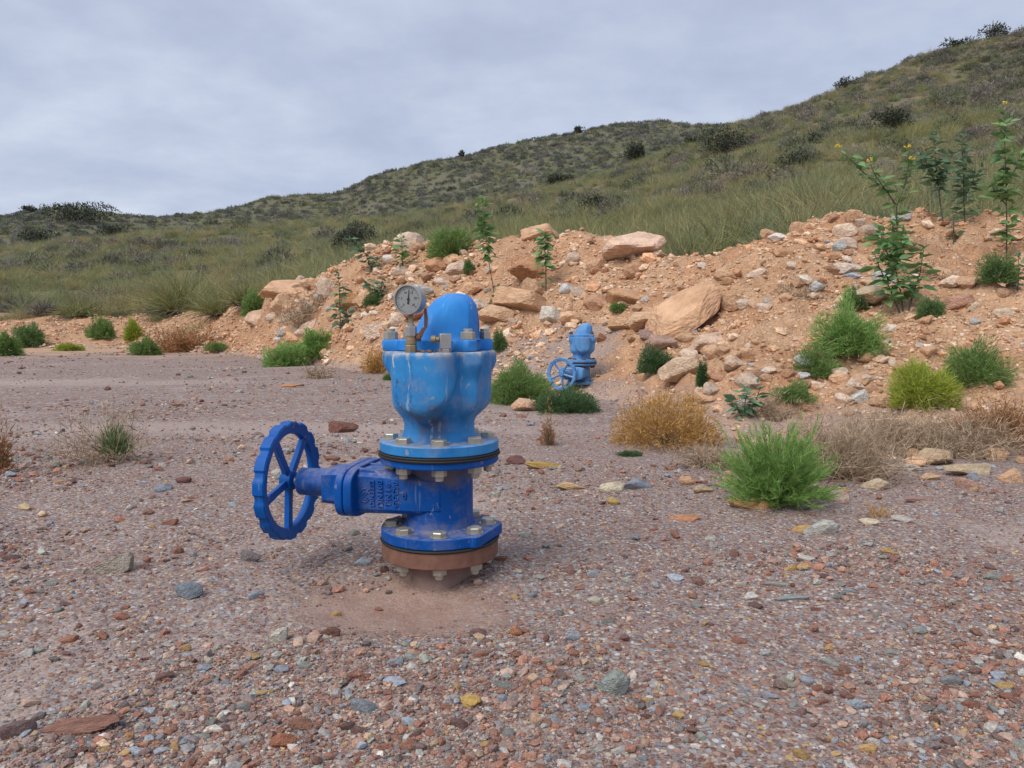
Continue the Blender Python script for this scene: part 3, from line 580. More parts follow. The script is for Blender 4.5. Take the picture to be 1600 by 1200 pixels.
    b = t.node('ShaderNodeBsdfPrincipled', {'Base Color': c, 'Roughness': rr, 'Specular IOR Level': spec, 'Normal': t.bump(h, .25, .0015)})
    t.l.new(b.outputs[0], o.inputs[0]); return m
M_deep = paint_mat('deep_blue_paint', (.0003, .062, .275), (.001, .085, .36), .40, .35, .30, .35, .2, False, True)
M_wheel = paint_mat('handwheel_blue_paint', (.0003, .075, .315), (.001, .10, .40), .38, .2, .08, .2, .2)
M_light = paint_mat('faded_blue_paint', (.012, .165, .44), (.04, .27, .60), .36, .9, .55, .5, .3, True)
M_dome = paint_mat('hood_blue_paint', (.015, .19, .58), (.03, .26, .68), .34, .5, .12, 1.)
M_old = paint_mat('weathered_blue_paint', (.06, .20, .48), (.12, .33, .62), .55, .6, .5, .6)
M_gasket = simple('black_rubber', (.018, .017, .017), .7)
M_rust = simple('rusty_steel', (.19, .09, .06), .85, 0., .55, 60, .6, .002)
M_mud = simple('mud_caked_pipe', (.28, .19, .155), .95, 0., .35, 40, .8, .004)
M_zinc = simple('zinc_bolt', (.46, .43, .36), .42, .65, .3, 70)
M_rbolt = simple('rusted_bolt', (.14, .08, .055), .8, .2, .4, 80)
M_brass = simple('brass', (.30, .235, .14), .6, .5, .4, 80)
M_steel = simple('dull_steel', (.42, .41, .39), .42, .75, .25, 60)
M_lever = simple('rusty_lever', (.15, .07, .045), .8, .1, .5, 120, .5)
M_dial = simple('gauge_dial', (.90, .90, .87), .5, 0, .08, 40)
M_ink = simple('gauge_ink', (.02, .02, .02), .6)
def glass_mat():
    m, t, o = new_mat('gauge_glass'); f = t.node('ShaderNodeFresnel', {'IOR': 1.4}); a = t.node('ShaderNodeBsdfTransparent', {'Color': (.96, .97, .96)}); b = t.node('ShaderNodeBsdfGlossy', {'Roughness': .06}); mx = t.node('ShaderNodeMixShader', {0: f})
    t.l.new(a.outputs[0], mx.inputs[1]); t.l.new(b.outputs[0], mx.inputs[2]); t.l.new(mx.outputs[0], o.inputs[0]); return m
M_glass = glass_mat()

def sm(a, b, x): t = max(0., min(1., (x-a)/(b-a))); return t*t*(3-2*t)
def adif(a, b): return (a-b+math.pi) % (2*math.pi)-math.pi
def rotz(a): return Matrix.Rotation(a, 4, 'Z')
AXIS_X = Matrix(((0, 0, -1, 0), (0, 1, 0, 0), (1, 0, 0, 0), (0, 0, 0, 1)))     # local z -> -x (stem direction)
def at_stem(L): return Matrix.Translation((-L, 0, .176)) @ AXIS_X

def chaikin(pts, k):
    for _ in range(k): pts = [q for i in range(len(pts)) for q in ((.8*pts[i][0]+.2*pts[(i+1) % len(pts)][0], .8*pts[i][1]+.2*pts[(i+1) % len(pts)][1]), (.2*pts[i][0]+.8*pts[(i+1) % len(pts)][0], .2*pts[i][1]+.8*pts[(i+1) % len(pts)][1]))]
    return pts
HOOD = chaikin([(-.22, -1.02), (.66, -1.0), (1.02, -.55), (1.02, .5), (.5, 1.05), (-.4, 1.05), (-1.02, .45), (-1.0, .05)], 1)
HEXP = [(.0125, 0), (.0138, .001), (.0138, .0085), (.0122, .0102)]
def bolt_mesh_head(mb, z, M): mb.lathe([(r, z+h) for r, h in HEXP], 6, M)
def make_valve(loc, label, gate_rz, air_rz, mats, fine=True):
    deep, light, dome, boltm, wheelm = mats
    root = empty('pipe_valve', loc, label, 'valve', 'blue valves on standpipes')
    G = rotz(gate_rz); A = rotz(air_rz)
    # standpipe stub
    mb = MB(); prof = [(.074, -.10), (.073, 0), (.071, .012), (.069, .03), (.068, .060)]
    rings = []
    for r, z in prof: rings.append([((r+.0035*math.sin(3*a+z*40)+.002*math.sin(7*a-z*90))*math.cos(a), (r+.0035*math.sin(3*a+z*40))*math.sin(a), z) for a in [6.28318531*i/56 for i in range(56)]])
    mb.loft(rings, cap1=False); mb.build('standpipe', M_mud, root)
    MB().lathe([(.1085, .056), (.1098, .0575), (.1098, .0845), (.1085, .0855)], 72).build('base_flange', M_rust, root, ang=30)
    g1 = MB().lathe([(.1115, .086), (.1125, .088), (.1115, .0905)], 72).build('gasket', M_gasket, root)
    # gate valve body: two flanges, barrel, flat wedge housing
    def flange_ring(z, r0, corner):
        out_ = []
        for i in range(96):
            a = 6.28318531*i/96; r = r0
            if corner: r = min(r0+.007, (r0-.004)/max(.3, math.cos(adif(a, R(-22)))) ) if abs(adif(a, R(-22))) < R(34) else r0
            out_.append((r*math.cos(a), r*math.sin(a), z))
        return out_
    body = MB(); body.loft([flange_ring(z, r, True) for z, r in ((.0912, .109), (.0925, .1105), (.1095, .1105), (.111, .109))])
    body.lathe([(.074, .1105), (.066, .114), (.064, .121), (.0625, .13), (.0625, .215), (.064, .224), (.068, .231), (.074, .2345)], 64, cap0=False, cap1=False)
    body.loft([flange_ring(z, r, False) for z, r in ((.2335, .109), (.235, .1105), (.245, .1105), (.2462, .109))])
    def hsec(x, yw, z0, z1, c=.014):     # rounded rectangle across the stem axis
        return [(x, -yw+c, z0), (x, -yw, z0+c), (x, -yw, z1-c), (x, -yw+c*1.6, z1), (x, yw-c*1.6, z1), (x, yw, z1-c), (x, yw, z0+c), (x, yw-c, z0)]
    body.loft([hsec(x, yw, z0, z1, c) for x, yw, z0, z1, c in ((.035, .040, .150, .203, .006), (.018, .062, .144, .210, .007), (-.02, .0675, .142, .214, .008), (-.075, .0675, .141, .2175, .009), (-.118, .067, .140, .219, .009), (-.142, .068, .138, .220, .010))], M=G)
    ob = body.build('gate_body', deep, root, bevel=.0018, ang=32)
    # bonnet flange: arched plate across the stem, split in two leaves
    def oval(x, yw, zh, n=48, e=3.6):
        pts = []
        for i in range(n):
            a = 6.28318531*i/n; ca, sa = math.cos(a), math.sin(a); pts.append((x, yw*abs(ca)**(2/e)*math.copysign(1, ca), .178+zh*abs(sa)**(2/e)*math.copysign(1, sa)))
        return pts
    MB().loft([oval(x, a, b) for x, a, b in ((-.138, .093, .0455), (-.140, .095, .0475), (-.1535, .095, .0475), (-.155, .0935, .046))], M=G).build('body_collar', deep, root, bevel=.001)
    bon = MB(); bon.loft([oval(x, a, b) for x, a, b in ((-.1563, .0935, .046), (-.158, .095, .0475), (-.170, .095, .0475), (-.1715, .093, .0455))], M=G)
    bon.loft([hsec(x, yw, z0, z1, .008) for x, yw, z0, z1 in ((-.171, .060, .141, .218), (-.182, .047, .147, .214), (-.222, .043, .149, .212))], M=G)
    bon.lathe([(.0275, .221), (.0275, .222), (.0265, .284), (.025, .286), (.012, .286)], 36, G @ Matrix.Translation((0, 0, .181)) @ AXIS_X)
    bon.build('bonnet', deep, root, bevel=.0015)
    MB().lathe([(.009, .285), (.009, .322), (.007, .323)], 20, G @ Matrix.Translation((0, 0, .181)) @ AXIS_X).build('stem', M_steel, root)
    # ribs on the collar's shoulder
    for sy in (-.052, 0., .052):
        MB().loft([[(x, sy-.007, z0), (x, sy+.007, z0), (x, sy+.005, z1), (x, sy-.005, z1)] for x, z0, z1 in ((-.141, .20, .2235), (-.11, .20, .2205), (-.080, .205, .2135))], M=G).build('rib', deep, root, bevel=.002)
    # handwheel
    W = G @ Matrix.Translation((-.312, 0, .182)) @ AXIS_X @ Matrix.Rotation(R(40), 4, 'Z')
    wheel = MB(); nseg = 160; RW = .1165
    rings = []
    for i in range(nseg):
        a = 6.28318531*i/nseg; ph = (a*16/6.28318531) % 1.; bumpv = sm(0, .06, ph)*(1-sm(.66, .74, ph)); ro = RW-.0038+.0038*bumpv; ri = RW-.0245; wz = .0105+.0016*bumpv
        sec = [(ri, -.003), (ri+.002, -.007), (ri+.009, -.0085), (ro-.003, -wz), (ro, -wz+.002), (ro, wz-.002), (ro-.003, wz), (ri+.009, .0085), (ri+.002, .007), (ri, .003)]
        rings.append([(q*math.cos(a), q*math.sin(a), h) for q, h in sec])
    rings.append(rings[0]); wheel.loft(rings, False, False, M=W)
    hw = wheel.build('handwheel', wheelm, root, ang=28)
    MB().lathe([(.014, -.014), (.019, -.011), (.020, .004), (.0165, .012), (.011, .0135)], 28, W).build('hub', wheelm, hw)
    for k in range(5):
        S = W @ Matrix.Rotation(6.28318531*k/5, 4, 'Z'); sp_ = MB()
        sp_.loft([[(x, -wd, -.006), (x, wd, -.006), (x, wd*.55, .001), (x, .0028, .0075), (x, -.0028, .0075), (x, -wd*.55, .001)] for x, wd in ((.012, .0085), (.05, .0075), (.092, .0088), (.0985, .011))], M=S)
        sp_.build('spoke', wheelm, hw, bevel=.0012)
    # the air valve above
    for k, (ra, rb, z) in enumerate(((.1135, .1145, .2465), (.112, .113, .2508))):
        MB().lathe([(ra, z), (rb, z+.0015), (rb, z+.003), (ra, z+.0042)], 72).build('gasket', M_gasket, root)
    fl = MB(); fl.lathe([(.109, .2555), (.111, .2575), (.111, .273), (.1085, .2752), (.072, .277)], 96, cap1=False); fl.build('air_valve_flange', light, root)
    lugs = [R(a) for a in (187, 18, 311, 85, 135)]
    def Rz(z):
        zs = [.272, .28, .29, .300, .308, .316, .324, .332, .340, .350, .38, .40, .44]; rs = [.0745, .070, .0665, .0652, .0660, .0695, .0755, .0815, .0855, .0875, .0882, .0885, .0885]
        return float(np.interp(z, zs, rs))
    def body_r(a, z):
        r = Rz(z); d_ = abs(adif(a, R(257)))/.62; z0 = .300+.062*min(1.5, d_)**2; r += .033*sm(z0, z0+.034, z)*math.exp(-d_**6)
        r += .012*sm(.300, .345, z)*math.exp(-(adif(a, R(316))/.15)**2) - .004*math.exp(-(adif(a, R(298))/.07)**2)*sm(.31, .35, z)
        r += .010*sm(.315, .350, z)*math.exp(-(adif(a, R(-8))/.55)**2)
        r -= .0035*math.exp(-(adif(a, R(249))/.035)**2)*sm(.33, .36, z)
        for l in lugs: r += .015*sm(.385, .422, z)*math.exp(-(adif(a, l)/.20)**4)
        r += .0035*math.exp(-(adif(a, R(225))/.16)**2)*(1-sm(.30, .34, z)) - .004*math.exp(-(adif(a, R(268))/.2)**2)*(1-sm(.31, .35, z))
        return r
    ab = MB(); NA = 192; zz = list(np.linspace(.274, .434, 54))
    rings = [[(body_r(6.28318531*i/NA, z)*math.cos(6.28318531*i/NA), body_r(6.28318531*i/NA, z)*math.sin(6.28318531*i/NA), z) for i in range(NA)] for z in zz]
    for z, s_ in ((.4375, .992), (.4395, .972), (.440, .9)): rings.append([(p[0]*s_, p[1]*s_, z) for p in rings[53]])
    ab.loft(rings, cap0=False, M=A); airb = ab.build('air_valve_body', light, root, ang=50)
    cv = MB()
    def cov(z, grow):
        o_ = []
        for i in range(NA):
            a = 6.28318531*i/NA; r = .0775-.006*math.exp(-(adif(a, R(256))/.6)**4)
            for l in lugs: r = max(r, r+(.0265)*math.exp(-(adif(a, l)/.19)**4))
            o_.append(((r+grow)*math.cos(a), (r+grow)*math.sin(a), z))
        return o_
    cv.loft([cov(.4405, -.002), cov(.4425, 0), cov(.459, 0), cov(.4612, -.0025)], M=A); cv.build('cover_plate', dome, root, ang=40)
    dm = MB()
    prof = [(.4605, -.056, .0775, .062), (.463, -.053, .0745, .060), (.470, -.049, .0735, .0575), (.485, -.0415, .0735, .055), (.500, -.033, .073, .053), (.514, -.024, .0715, .050), (.524, -.0165, .0685, .047), (.532, -.009, .0635, .043), (.538, -.001, .0575, .037), (.5425, .007, .051, .030), (.545, .014, .044, .022), (.5458, .020, .038, .012)]
    rings = []
    for z, xl, xr, yd in prof:
        cx_, hx = (xl+xr)/2, (xr-xl)/2
        ring = [(cx_+hx*x, yd*y-.004, z) for x, y in HOOD]
        rings.append(ring)
    dm.loft(rings, cap0=False, M=A); hood = dm.build('hood', dome, root, ang=22, bevel=.0015)
    # lip along the hood's right edge
    lip = MB(); pts = [(.0745, -.018, .462), (.0742, -.018, .490), (.072, -.018, .508), (.0685, -.017, .524), (.061, -.014, .535), (.050, -.010, .543)]
    lip.tube(pts, [.0026]*len(pts), 8, A); lip.build('hood_lip', dome, hood)
    # bolts: eight through each flange, head above, nut and stud end below
    def bolt(a, rad, zt, zb, M=A):
        T = Matrix.Translation((rad*math.cos(a), rad*math.sin(a), 0)) @ rotz(rnd.uniform(0, 1)); b = MB(); bolt_mesh_head(b, zt, T)
        b.lathe([(.0135, zb-.001), (.0138, zb-.002), (.0138, zb-.0125), (.012, zb-.0135)], 6, T); b.lathe([(.0065, zb-.022), (.0078, zb-.021), (.0078, zt+.002)], 12, T)
        b.lathe([(.0165, zt-.0005), (.0165, zt+.0012)], 18, T); b.build('bolt', boltm, root, flat=True)
    for k in range(8): bolt(R(5+45*k), .0905, .2757, .2336); bolt(R(4+45*k), .0905, .111, .0562)
    for l in lugs:
        T = A @ Matrix.Translation((.0885*math.cos(l), .0885*math.sin(l), 0)) @ rotz(rnd.uniform(0, 1)); b = MB()
        b.lathe([(.0125, .461), (.0133, .462), (.0133, .4745), (.012, .4755)], 6, T); b.lathe([(.0085, .475), (.0085, .480), (.007, .481)], 14, T); b.build('bolt', boltm, root, flat=True)
    return root, G, A

# the near valve with its gauge
V1 = Vector((-.1365, 1.41, -.005))
v1, G1, A1 = make_valve(V1, 'near blue air valve on a gate valve with handwheel and round pressure gauge', R(-12), 0, (M_deep, M_light, M_dome, M_zinc, M_wheel))
v2p = hit(909, 622); V2 = Vector((.52, 5.64, -.035+float(ground_h(np.array([.52]), np.array([5.64]))[0])))
v2, G2, A2 = make_valve(V2, 'small far blue air valve with handwheel standing against the foot of the bank', R(58), R(12), (M_old, M_old, M_old, M_rbolt, M_old))

def text(name, body, size, M, mat, parent, ext=.0012, spacing=1.0):
    cu = bpy.data.curves.new(name, 'FONT'); cu.body = body; cu.size = size; cu.extrude = ext; cu.align_x = 'CENTER'; cu.align_y = 'CENTER'; cu.space_character = spacing; cu.offset = size*.018; cu.resolution_u = 2
    tmp = bpy.data.objects.new(name, cu); me = bpy.data.meshes.new_from_object(tmp); bpy.data.objects.remove(tmp); bpy.data.curves.remove(cu)
    me.transform(M); me.materials.clear(); return obj(name, me, mat, parent)
body1 = [c for c in v1.children if c.name.startswith('gate_body')][0]
def face(x, z): return G1 @ Matrix.Translation((x, -.0672, z)) @ Matrix.Rotation(R(90), 4, 'X') @ Matrix.Rotation(R(90), 4, 'Z')
for x, s_, tx, spc in ((-.1075, .0125, 'DIN3352', 1.05), (-.0920, .0155, 'DN100', 1.1), (-.0765, .0155, 'PN16', 1.25), (-.0620, .0135, 'GGG50', 1.15), (-.0450, .0095, 'CE', 1.0)):
    text('lettering', tx, s_, face(x, .180 if tx != 'CE' else .178), M_deep, body1, .0032, spc)
lg = MB(); F0 = G1 @ Matrix.Translation((-.1235, -.0675, .175)) @ Matrix.Rotation(R(90), 4, 'X')
lg.tube([(.009*math.cos(R(a)), .0125*math.sin(R(a)), 0) for a in range(75, 331, 15)], .0017, 6, F0)
lg.tube([(.0045*math.cos(R(a))+.001, .007*math.sin(R(a))-.001, 0) for a in range(90, 341, 25)], .0015, 6, F0)
lg.tube([(-.002, -.003, 0), (.004, .004, 0), (.010, .013, 0)], .0015, 6, F0); lg.tube([(.002, .010, 0), (.006, .006, 0), (.011, .004, 0)], .0015, 6, F0)
lg.build('cast_emblem', M_deep, body1)
# gauge riser, gauge and lever on the front shelf of the body
gx, gy = -.0385, -.098
T = Matrix.Translation((gx, gy, 0))
fit = MB(); fit.lathe([(.0095, .436), (.0105, .438), (.0105, .452), (.0095, .4535)], 8, T); fit.lathe([(.0085, .4535), (.0098, .455), (.0098, .463), (.0085, .4645)], 20, T)
fit.lathe([(.0088, .4645), (.0088, .468)], 16, T); fit.build('brass_fitting', M_brass, v1, flat=False, ang=25)
fit = MB(); fit.lathe([(.0095, .468), (.0103, .469), (.0103, .4835), (.009, .485)], 6, T @ rotz(.4)); fit.lathe([(.0062, .485), (.0062, .491)], 16, T); fit.build('steel_union', M_steel, v1, flat=True)
MB().lathe([(.0052, .49), (.0052, .509)], 4, T @ rotz(.6)).build('gauge_stem', M_brass, v1, flat=True)
GC = Vector((gx-.001, gy, .531)); GM = Matrix.Translation(GC) @ rotz(R(-17)) @ Matrix.Rotation(R(90), 4, 'X')     # local z looks out of the dial
ga = MB(); ga.lathe([(.0225, -.017), (.0240, -.0155), (.0242, .004), (.0262, .0045), (.0264, .0105), (.0252, .012), (.0236, .012), (.0233, .0095), (.0233, .006)], 64, GM, cap1=False)
gauge = ga.build('pressure_gauge', M_steel, v1, ang=30)
MB().lathe([(.0001, .0062), (.0234, .0062)], 64, GM, cap0=False, cap1=False).build('dial', M_dial, gauge)
tk = MB()
for k in range(26):
    a = R(225-270*k/25); long_ = k % 5 == 0; r0 = .0165 if long_ else .0182; r1 = .0205; wd = .00055 if long_ else .0003
    d = Vector((math.cos(a), math.sin(a), 0)); n_ = Vector((-d.y, d.x, 0)); z = Vector((0, 0, .0066))
    tk.add([d*r0-n_*wd+z, d*r1-n_*wd+z, d*r1+n_*wd+z, d*r0+n_*wd+z], [(0, 1, 2, 3)], GM)
tk.build('scale_marks', M_ink, gauge)
for k, tx in enumerate(('0', '5', '10', '15', '20', '25')):
    a = R(225-270*k/5); text('scale_number', tx, .0052, GM @ Matrix.Translation((.0130*math.cos(a), .0130*math.sin(a), .0067)), M_ink, gauge, .0001)
nd = MB(); NM = GM @ Matrix.Rotation(R(-4), 4, 'Z')
nd.add([(-.0015, -.0065, .0075), (.0015, -.0065, .0075), (.0011, 0, .0075), (.00045, .0178, .0075), (-.00045, .0178, .0075), (-.0011, 0, .0075)], [(0, 1, 2, 3, 4, 5)], NM)
nd.lathe([(.0024, .0066), (.0024, .0085)], 16, GM); nd.lathe([(.0019, .0068), (.0019, .0078)], 12, NM @ Matrix.Translation((0, -.0062, 0))); nd.build('needle', M_ink, gauge)
MB().lathe([(.0233, .0098), (.0233, .0112)], 48, GM).build('gauge_glass', M_glass, gauge)
lv = MB(); bar = [(.0115, -.004, .4675), (.017, -.004, .4705), (.0215, -.004, .480), (.0255, -.004, .4835), (.0265, -.004, .500), (.0255, -.004, .5165)]
wds = [.0055, .0045, .0035, .0032, .0036, .0022]
lv.loft([[Vector(p)+Vector((-w_*(.9 if i > 2 else .6), 0, w_*(.0 if i > 2 else .8))), Vector(p)+Vector((w_*(.9 if i > 2 else .6), 0, -w_*(.0 if i > 2 else .8))), Vector(p)+Vector((w_*(.9 if i > 2 else .6), .003, -w_*(.0 if i > 2 else .8))), Vector(p)+Vector((-w_*(.9 if i > 2 else .6), .003, w_*(.0 if i > 2 else .8)))] for i, (p, w_) in enumerate(zip(bar, wds))], M=T)
lv.build('lever', M_lever, v1, bevel=.0006)
MB().lathe([(.0055, -.009), (.0055, -.012), (.0066, -.0122), (.0066, -.0165), (.005, -.0172)], 14, Matrix.Translation((gx, gy, .4655)) @ AXIS_X).build('lever_spindle', M_lever, v1)
T2 = Matrix.Translation((.0205, -.099, 0)) @ rotz(R(12))
MB().lathe([(.0105, .438), (.0112, .439), (.0112, .4455), (.0105, .4465)], 6, T2).build('drain_fitting', M_steel, v1, flat=True)
MB().box(-.0098, .0098, -.0098, .0098, .4465, .4725, T2).build('square_plug', M_steel, v1, bevel=.001)
MB().lathe([(.0045, -.0), (.0045, .006), (.0066, .0065), (.0066, .0135), (.0055, .0145)], 12, Matrix.Translation((.0105, -.099, .4625)) @ AXIS_X).build('side_plug', M_brass, v1)
for k in range(9):                                   # crumbs of dirt on the shelf between the fittings
    s_ = rnd.uniform(.0025, .005); o = obj('dirt_crumb', PEB[k % 8].copy(), None, v1); o.data.materials.clear(); o.data.materials.append(M_mud)
    o.location = (-.024+.034*k/9+rnd.uniform(-.003, .003), -.098+rnd.uniform(-.014, .006), .4405+s_*.4); o.scale = (s_*1.3, s_, s_*.7); o.rotation_euler = (0, 0, rnd.uniform(0, 6))

# ------------------------------------------------------------------ plants
def blades(base, dirs, L, W, bend, v, nseg=2, g=None):
    """thin tapering leaf blades; bend pulls the tips down (or towards vector)"""
    g = g or rg; n = len(base); dirs = dirs/np.linalg.norm(dirs, axis=1)[:, None]
    rv = g.normal(size=(n, 3)); side = np.cross(dirs, rv); side /= np.linalg.norm(side, axis=1)[:, None]+1e-9
    rows = []; down = np.array([0, 0, -1.])
    for k in range(nseg+1):
        t = k/nseg; c = base+dirs*(L*t)[:, None]+down*(bend*L*t*t)[:, None]; wk = W*(1-.8*t if k < nseg else 0.12)*.5
        rows.append(c-side*wk[:, None]); rows.append(c+side*wk[:, None])
    V = np.stack(rows, 1); m = V.shape[1]; V = V.reshape(-1, 3); b = np.arange(n)*m
    Q = np.concatenate([np.stack([b+2*k, b+2*k+1, b+2*k+3, b+2*k+2], 1) for k in range(nseg)])
    return V, Q, np.repeat(v, m)
def join(parts):
    Vs, Qs, vs_, k = [], [], [], 0
    for V, Q, v in parts: Vs.append(V); Qs.append(Q+k); vs_.append(v); k += len(V)
    return np.concatenate(Vs), np.concatenate(Qs), np.concatenate(vs_)
def hemi(n, g, low=.0):
    z = g.uniform(low, 1, n); a = g.uniform(0, 6.2832, n); r = np.sqrt(1-z*z); return np.stack([r*np.cos(a), r*np.sin(a), z], 1)

# hillside grass and scrub, as seen from afar: a few kinds of tuft set out in their thousands
def tussock(name, seed, n, h, spread, wd, mat, nseg=3):
    g = np.random.default_rng(seed); d = hemi(n, g, .25); d[:, :2] *= spread; b = np.concatenate([g.normal(0, .10, (n, 2)), np.zeros((n, 1))], 1)
    L = h*g.uniform(.45, 1.1, n); V, Q, v = blades(b, d, L, np.full(n, wd)*g.uniform(.7, 1.3, n), g.uniform(.1, .55, n), g.uniform(0, 1, n), nseg, g)
    return _mm(np_mesh(name, V, Q, smooth=False, attrs={'v': v}), mat)
def _mm(me, mat): me.materials.append(mat); return me
def scrub(name, seed, n, r, h, mat, leaf=.07, wd=.035):
    g = np.random.default_rng(seed); d = hemi(n, g, .0); lump = 1+.5*fbm(d[:, 0]*2.2+seed, d[:, 1]*2.2+d[:, 2]*2, 3, seed)*2
    f = g.uniform(.35, 1, n)**.5; b = d*np.array([r, r, h])*(f*lump)[:, None]; dd = d+g.normal(0, .7, (n, 3)); dd[:, 2] += .3
    V, Q, v = blades(b, dd, np.full(n, leaf)*g.uniform(.6, 1.5, n), np.full(n, wd), np.zeros(n), g.uniform(0, 1, n), 1, g)
    return _mm(np_mesh(name, V, Q, smooth=False, attrs={'v': v}), mat)
M_grass_i = leaf_mat('hill_grass', (.7, .7, .66), (1.3, 1.27, 1.12), .35, True); M_scrub_i = leaf_mat('hill_scrub', (.65, .65, .65), (1.35, 1.32, 1.25), .25, True)
KN = [tussock('tussock_kind%d' % k, 700+k, 230, .85, (.75, .95, .6)[k % 3], .013, M_grass_i) for k in range(5)]+[scrub('scrub_kind%d' % k, 730+k, 420, .42, .34, M_scrub_i, .085, .03) for k in range(3)]
KF = [tussock('far_tussock%d' % k, 760+k, 60, .9, .9, .045, M_grass_i, 2) for k in range(3)]+[scrub('far_scrub%d' % k, 780+k, 130, .55, .45, M_scrub_i, .16, .09) for k in range(3)]
GR = np.array([(.31, .30, .145), (.26, .275, .15), (.35, .31, .165), (.235, .265, .155), (.385, .33, .20), (.31, .32, .145)])
SC = np.array([(.24, .225, .19), (.19, .195, .15), (.30, .26, .22), (.16, .175, .11)])
def hill_points(rel, hfn, y0, y1, n, ypow, scrub_bias, nk, pgr):
    u = rg.uniform(-420, 2050, n); t = rg.uniform(0, 1, n); Y = (y0**ypow+(y1**ypow-y0**ypow)*t)**(1/ypow); X = (u-CX)/F*Y; z = hfn(X, Y)
    ok = (z > bank_h(X, Y)-.12) & (z > ground_h(X, Y)) & (rg.uniform(0, 1, n) < .5+np.clip(1.6*(fbm(X*.35, Y*.35, 3, 83)+.35), 0, .5))
    X, Y, z, u = X[ok], Y[ok], z[ok], u[ok]; k = len(X)
    s_ = (scrub_bias(u, Y)+.8*fbm(X*.16, Y*.16, 3, 97))*np.clip((Y-20)/14, .0, 1); isS = rg.uniform(0, 1, k) < np.clip(s_, .0, .85)
    idx = np.where(isS, rg.integers(pgr, nk, k), rg.integers(0, pgr, k))
    gi = np.clip(((fbm(X*.12, Y*.12, 3, 103)+.5)*len(GR)+rg.normal(0, .9, k)).astype(int), 0, len(GR)-1)
    col = np.where(isS[:, None], SC[rg.integers(0, len(SC), k)], GR[gi])*rg.uniform(.85, 1.35, (k, 1))
    sc = rg.uniform(.55, 1.15, k); bigs = isS & (rg.uniform(0, 1, k) < .16); sc = np.where(bigs, sc*1.7, sc); col = np.where(bigs[:, None], col*.8, col); scl = np.stack([sc, sc, sc*rg.uniform(.8, 1.15, k)], 1)
    rot = np.stack([rg.normal(0, .12, k), rg.normal(0, .12, k), rg.uniform(0, 6.283, k)], 1)
    return np.stack([X, Y, z-.03], 1), rot, scl, idx, col
nearb = lambda u, Y: .22+.46*np.clip((u-1100)/400, 0, 1)*np.clip((Y-22)/20, 0, 1)
hp = hill_points(hill_r, hill_h, 9, 84, 21000, 1.35, nearb, 8, 5)
scatter('hillside_grass', *hp[:3], hp[3], hp[4], KN, 'olive esparto grass and low grey scrub over the hillside')
fp = hill_points(far_r, far_h, 78, 155, 26000, 1.5, lambda u, Y: .42+0*u, 6, 3); fp[4][:] = fp[4]*np.array([.80, .86, .98]); fp[2][:] *= 1.05; fp[2][:] = np.minimum(fp[2], 1.25)  # scrub colours darkened, and greyed bluish as distance haze put into the tint
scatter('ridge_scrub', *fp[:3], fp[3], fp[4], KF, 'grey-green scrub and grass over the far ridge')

# single tussocks that stand out at the edge of the field
M_tus = [leaf_mat('esparto_green', (.14, .15, .06), (.34, .33, .13), .35), leaf_mat('esparto_straw', (.22, .19, .09), (.46, .38, .19), .35), leaf_mat('dead_grass', (.12, .105, .095), (.30, .26, .22), .15)]
def plant(name, px, py, label, cat, group=None, **kw):
    p = hit(px, py, **kw); e = empty(name, (p.x, p.y, p.z-.01*p.y/F*10), label, cat, group); return e, p, p.y/F
def foliage(parts, name, mat, parent): V, Q, v = join(parts); return obj(name, np_mesh(name, V, Q, smooth=False, attrs={'v': v}), mat, parent)
def big_tussock(px, py, wpx, hpx, mk, label, n=420):
    e, p, s = plant('grass_tussock', px, py, label, 'grass', 'esparto tussocks at the field edge'); g = np.random.default_rng(int(px*7+py)); h, r = hpx*s, wpx*s/2
    d = hemi(n, g, .15); d[:, :2] *= r/h*1.1; b = np.concatenate([g.normal(0, r*.22, (n, 2)), np.zeros((n, 1))], 1)
    foliage([blades(b, d, h*g.uniform(.5, 1.15, n), np.full(n, 1.5*s), g.uniform(.1, .5, n), g.uniform(0, 1, n), 4, g)], 'blade_tuft', M_tus[mk], e)
    n2 = n//3; d = hemi(n2, g, .0); d[:, :2] *= 1.3; foliage([blades(np.concatenate([g.normal(0, r*.25, (n2, 2)), np.zeros((n2, 1))], 1), d, h*g.uniform(.3, .6, n2), np.full(n2, 1.6*s), g.uniform(.3, .9, n2), g.uniform(0, .6, n2), 3, g)], 'dead_skirt', M_tus[2], e)
for a in [(283, 488, 120, 92, 0, 'tall green tussock in the middle of the left field edge'), (345, 492, 90, 66, 0, 'tussock right of the tall one, close to the bank'), (125, 494, 90, 46, 0, 'low dark tussock above the bright bushes on the left'),
          (215, 484, 80, 50, 1, 'straw tinged tussock left of the tall one'), (30, 486, 80, 42, 2, 'dead brown tussock at the left edge'), (160, 466, 90, 32, 2, 'collapsed grey dead tussock behind the low dark one'),
          (385, 480, 70, 60, 0, 'tussock leaning against the left end of the bank'), (70, 492, 60, 34, 2, 'small dead tussock near the left edge'), (250, 492, 46, 34, 2, 'dry tussock at the foot of the tall one'),
          (1175, 372, 90, 48, 1, 'straw tussock behind the notch in the bank'), (1100, 372, 90, 50, 0, 'olive tussock just behind the notch in the bank'), (1230, 340, 90, 50, 1, 'yellow tussock behind the right crest')]: big_tussock(*a)

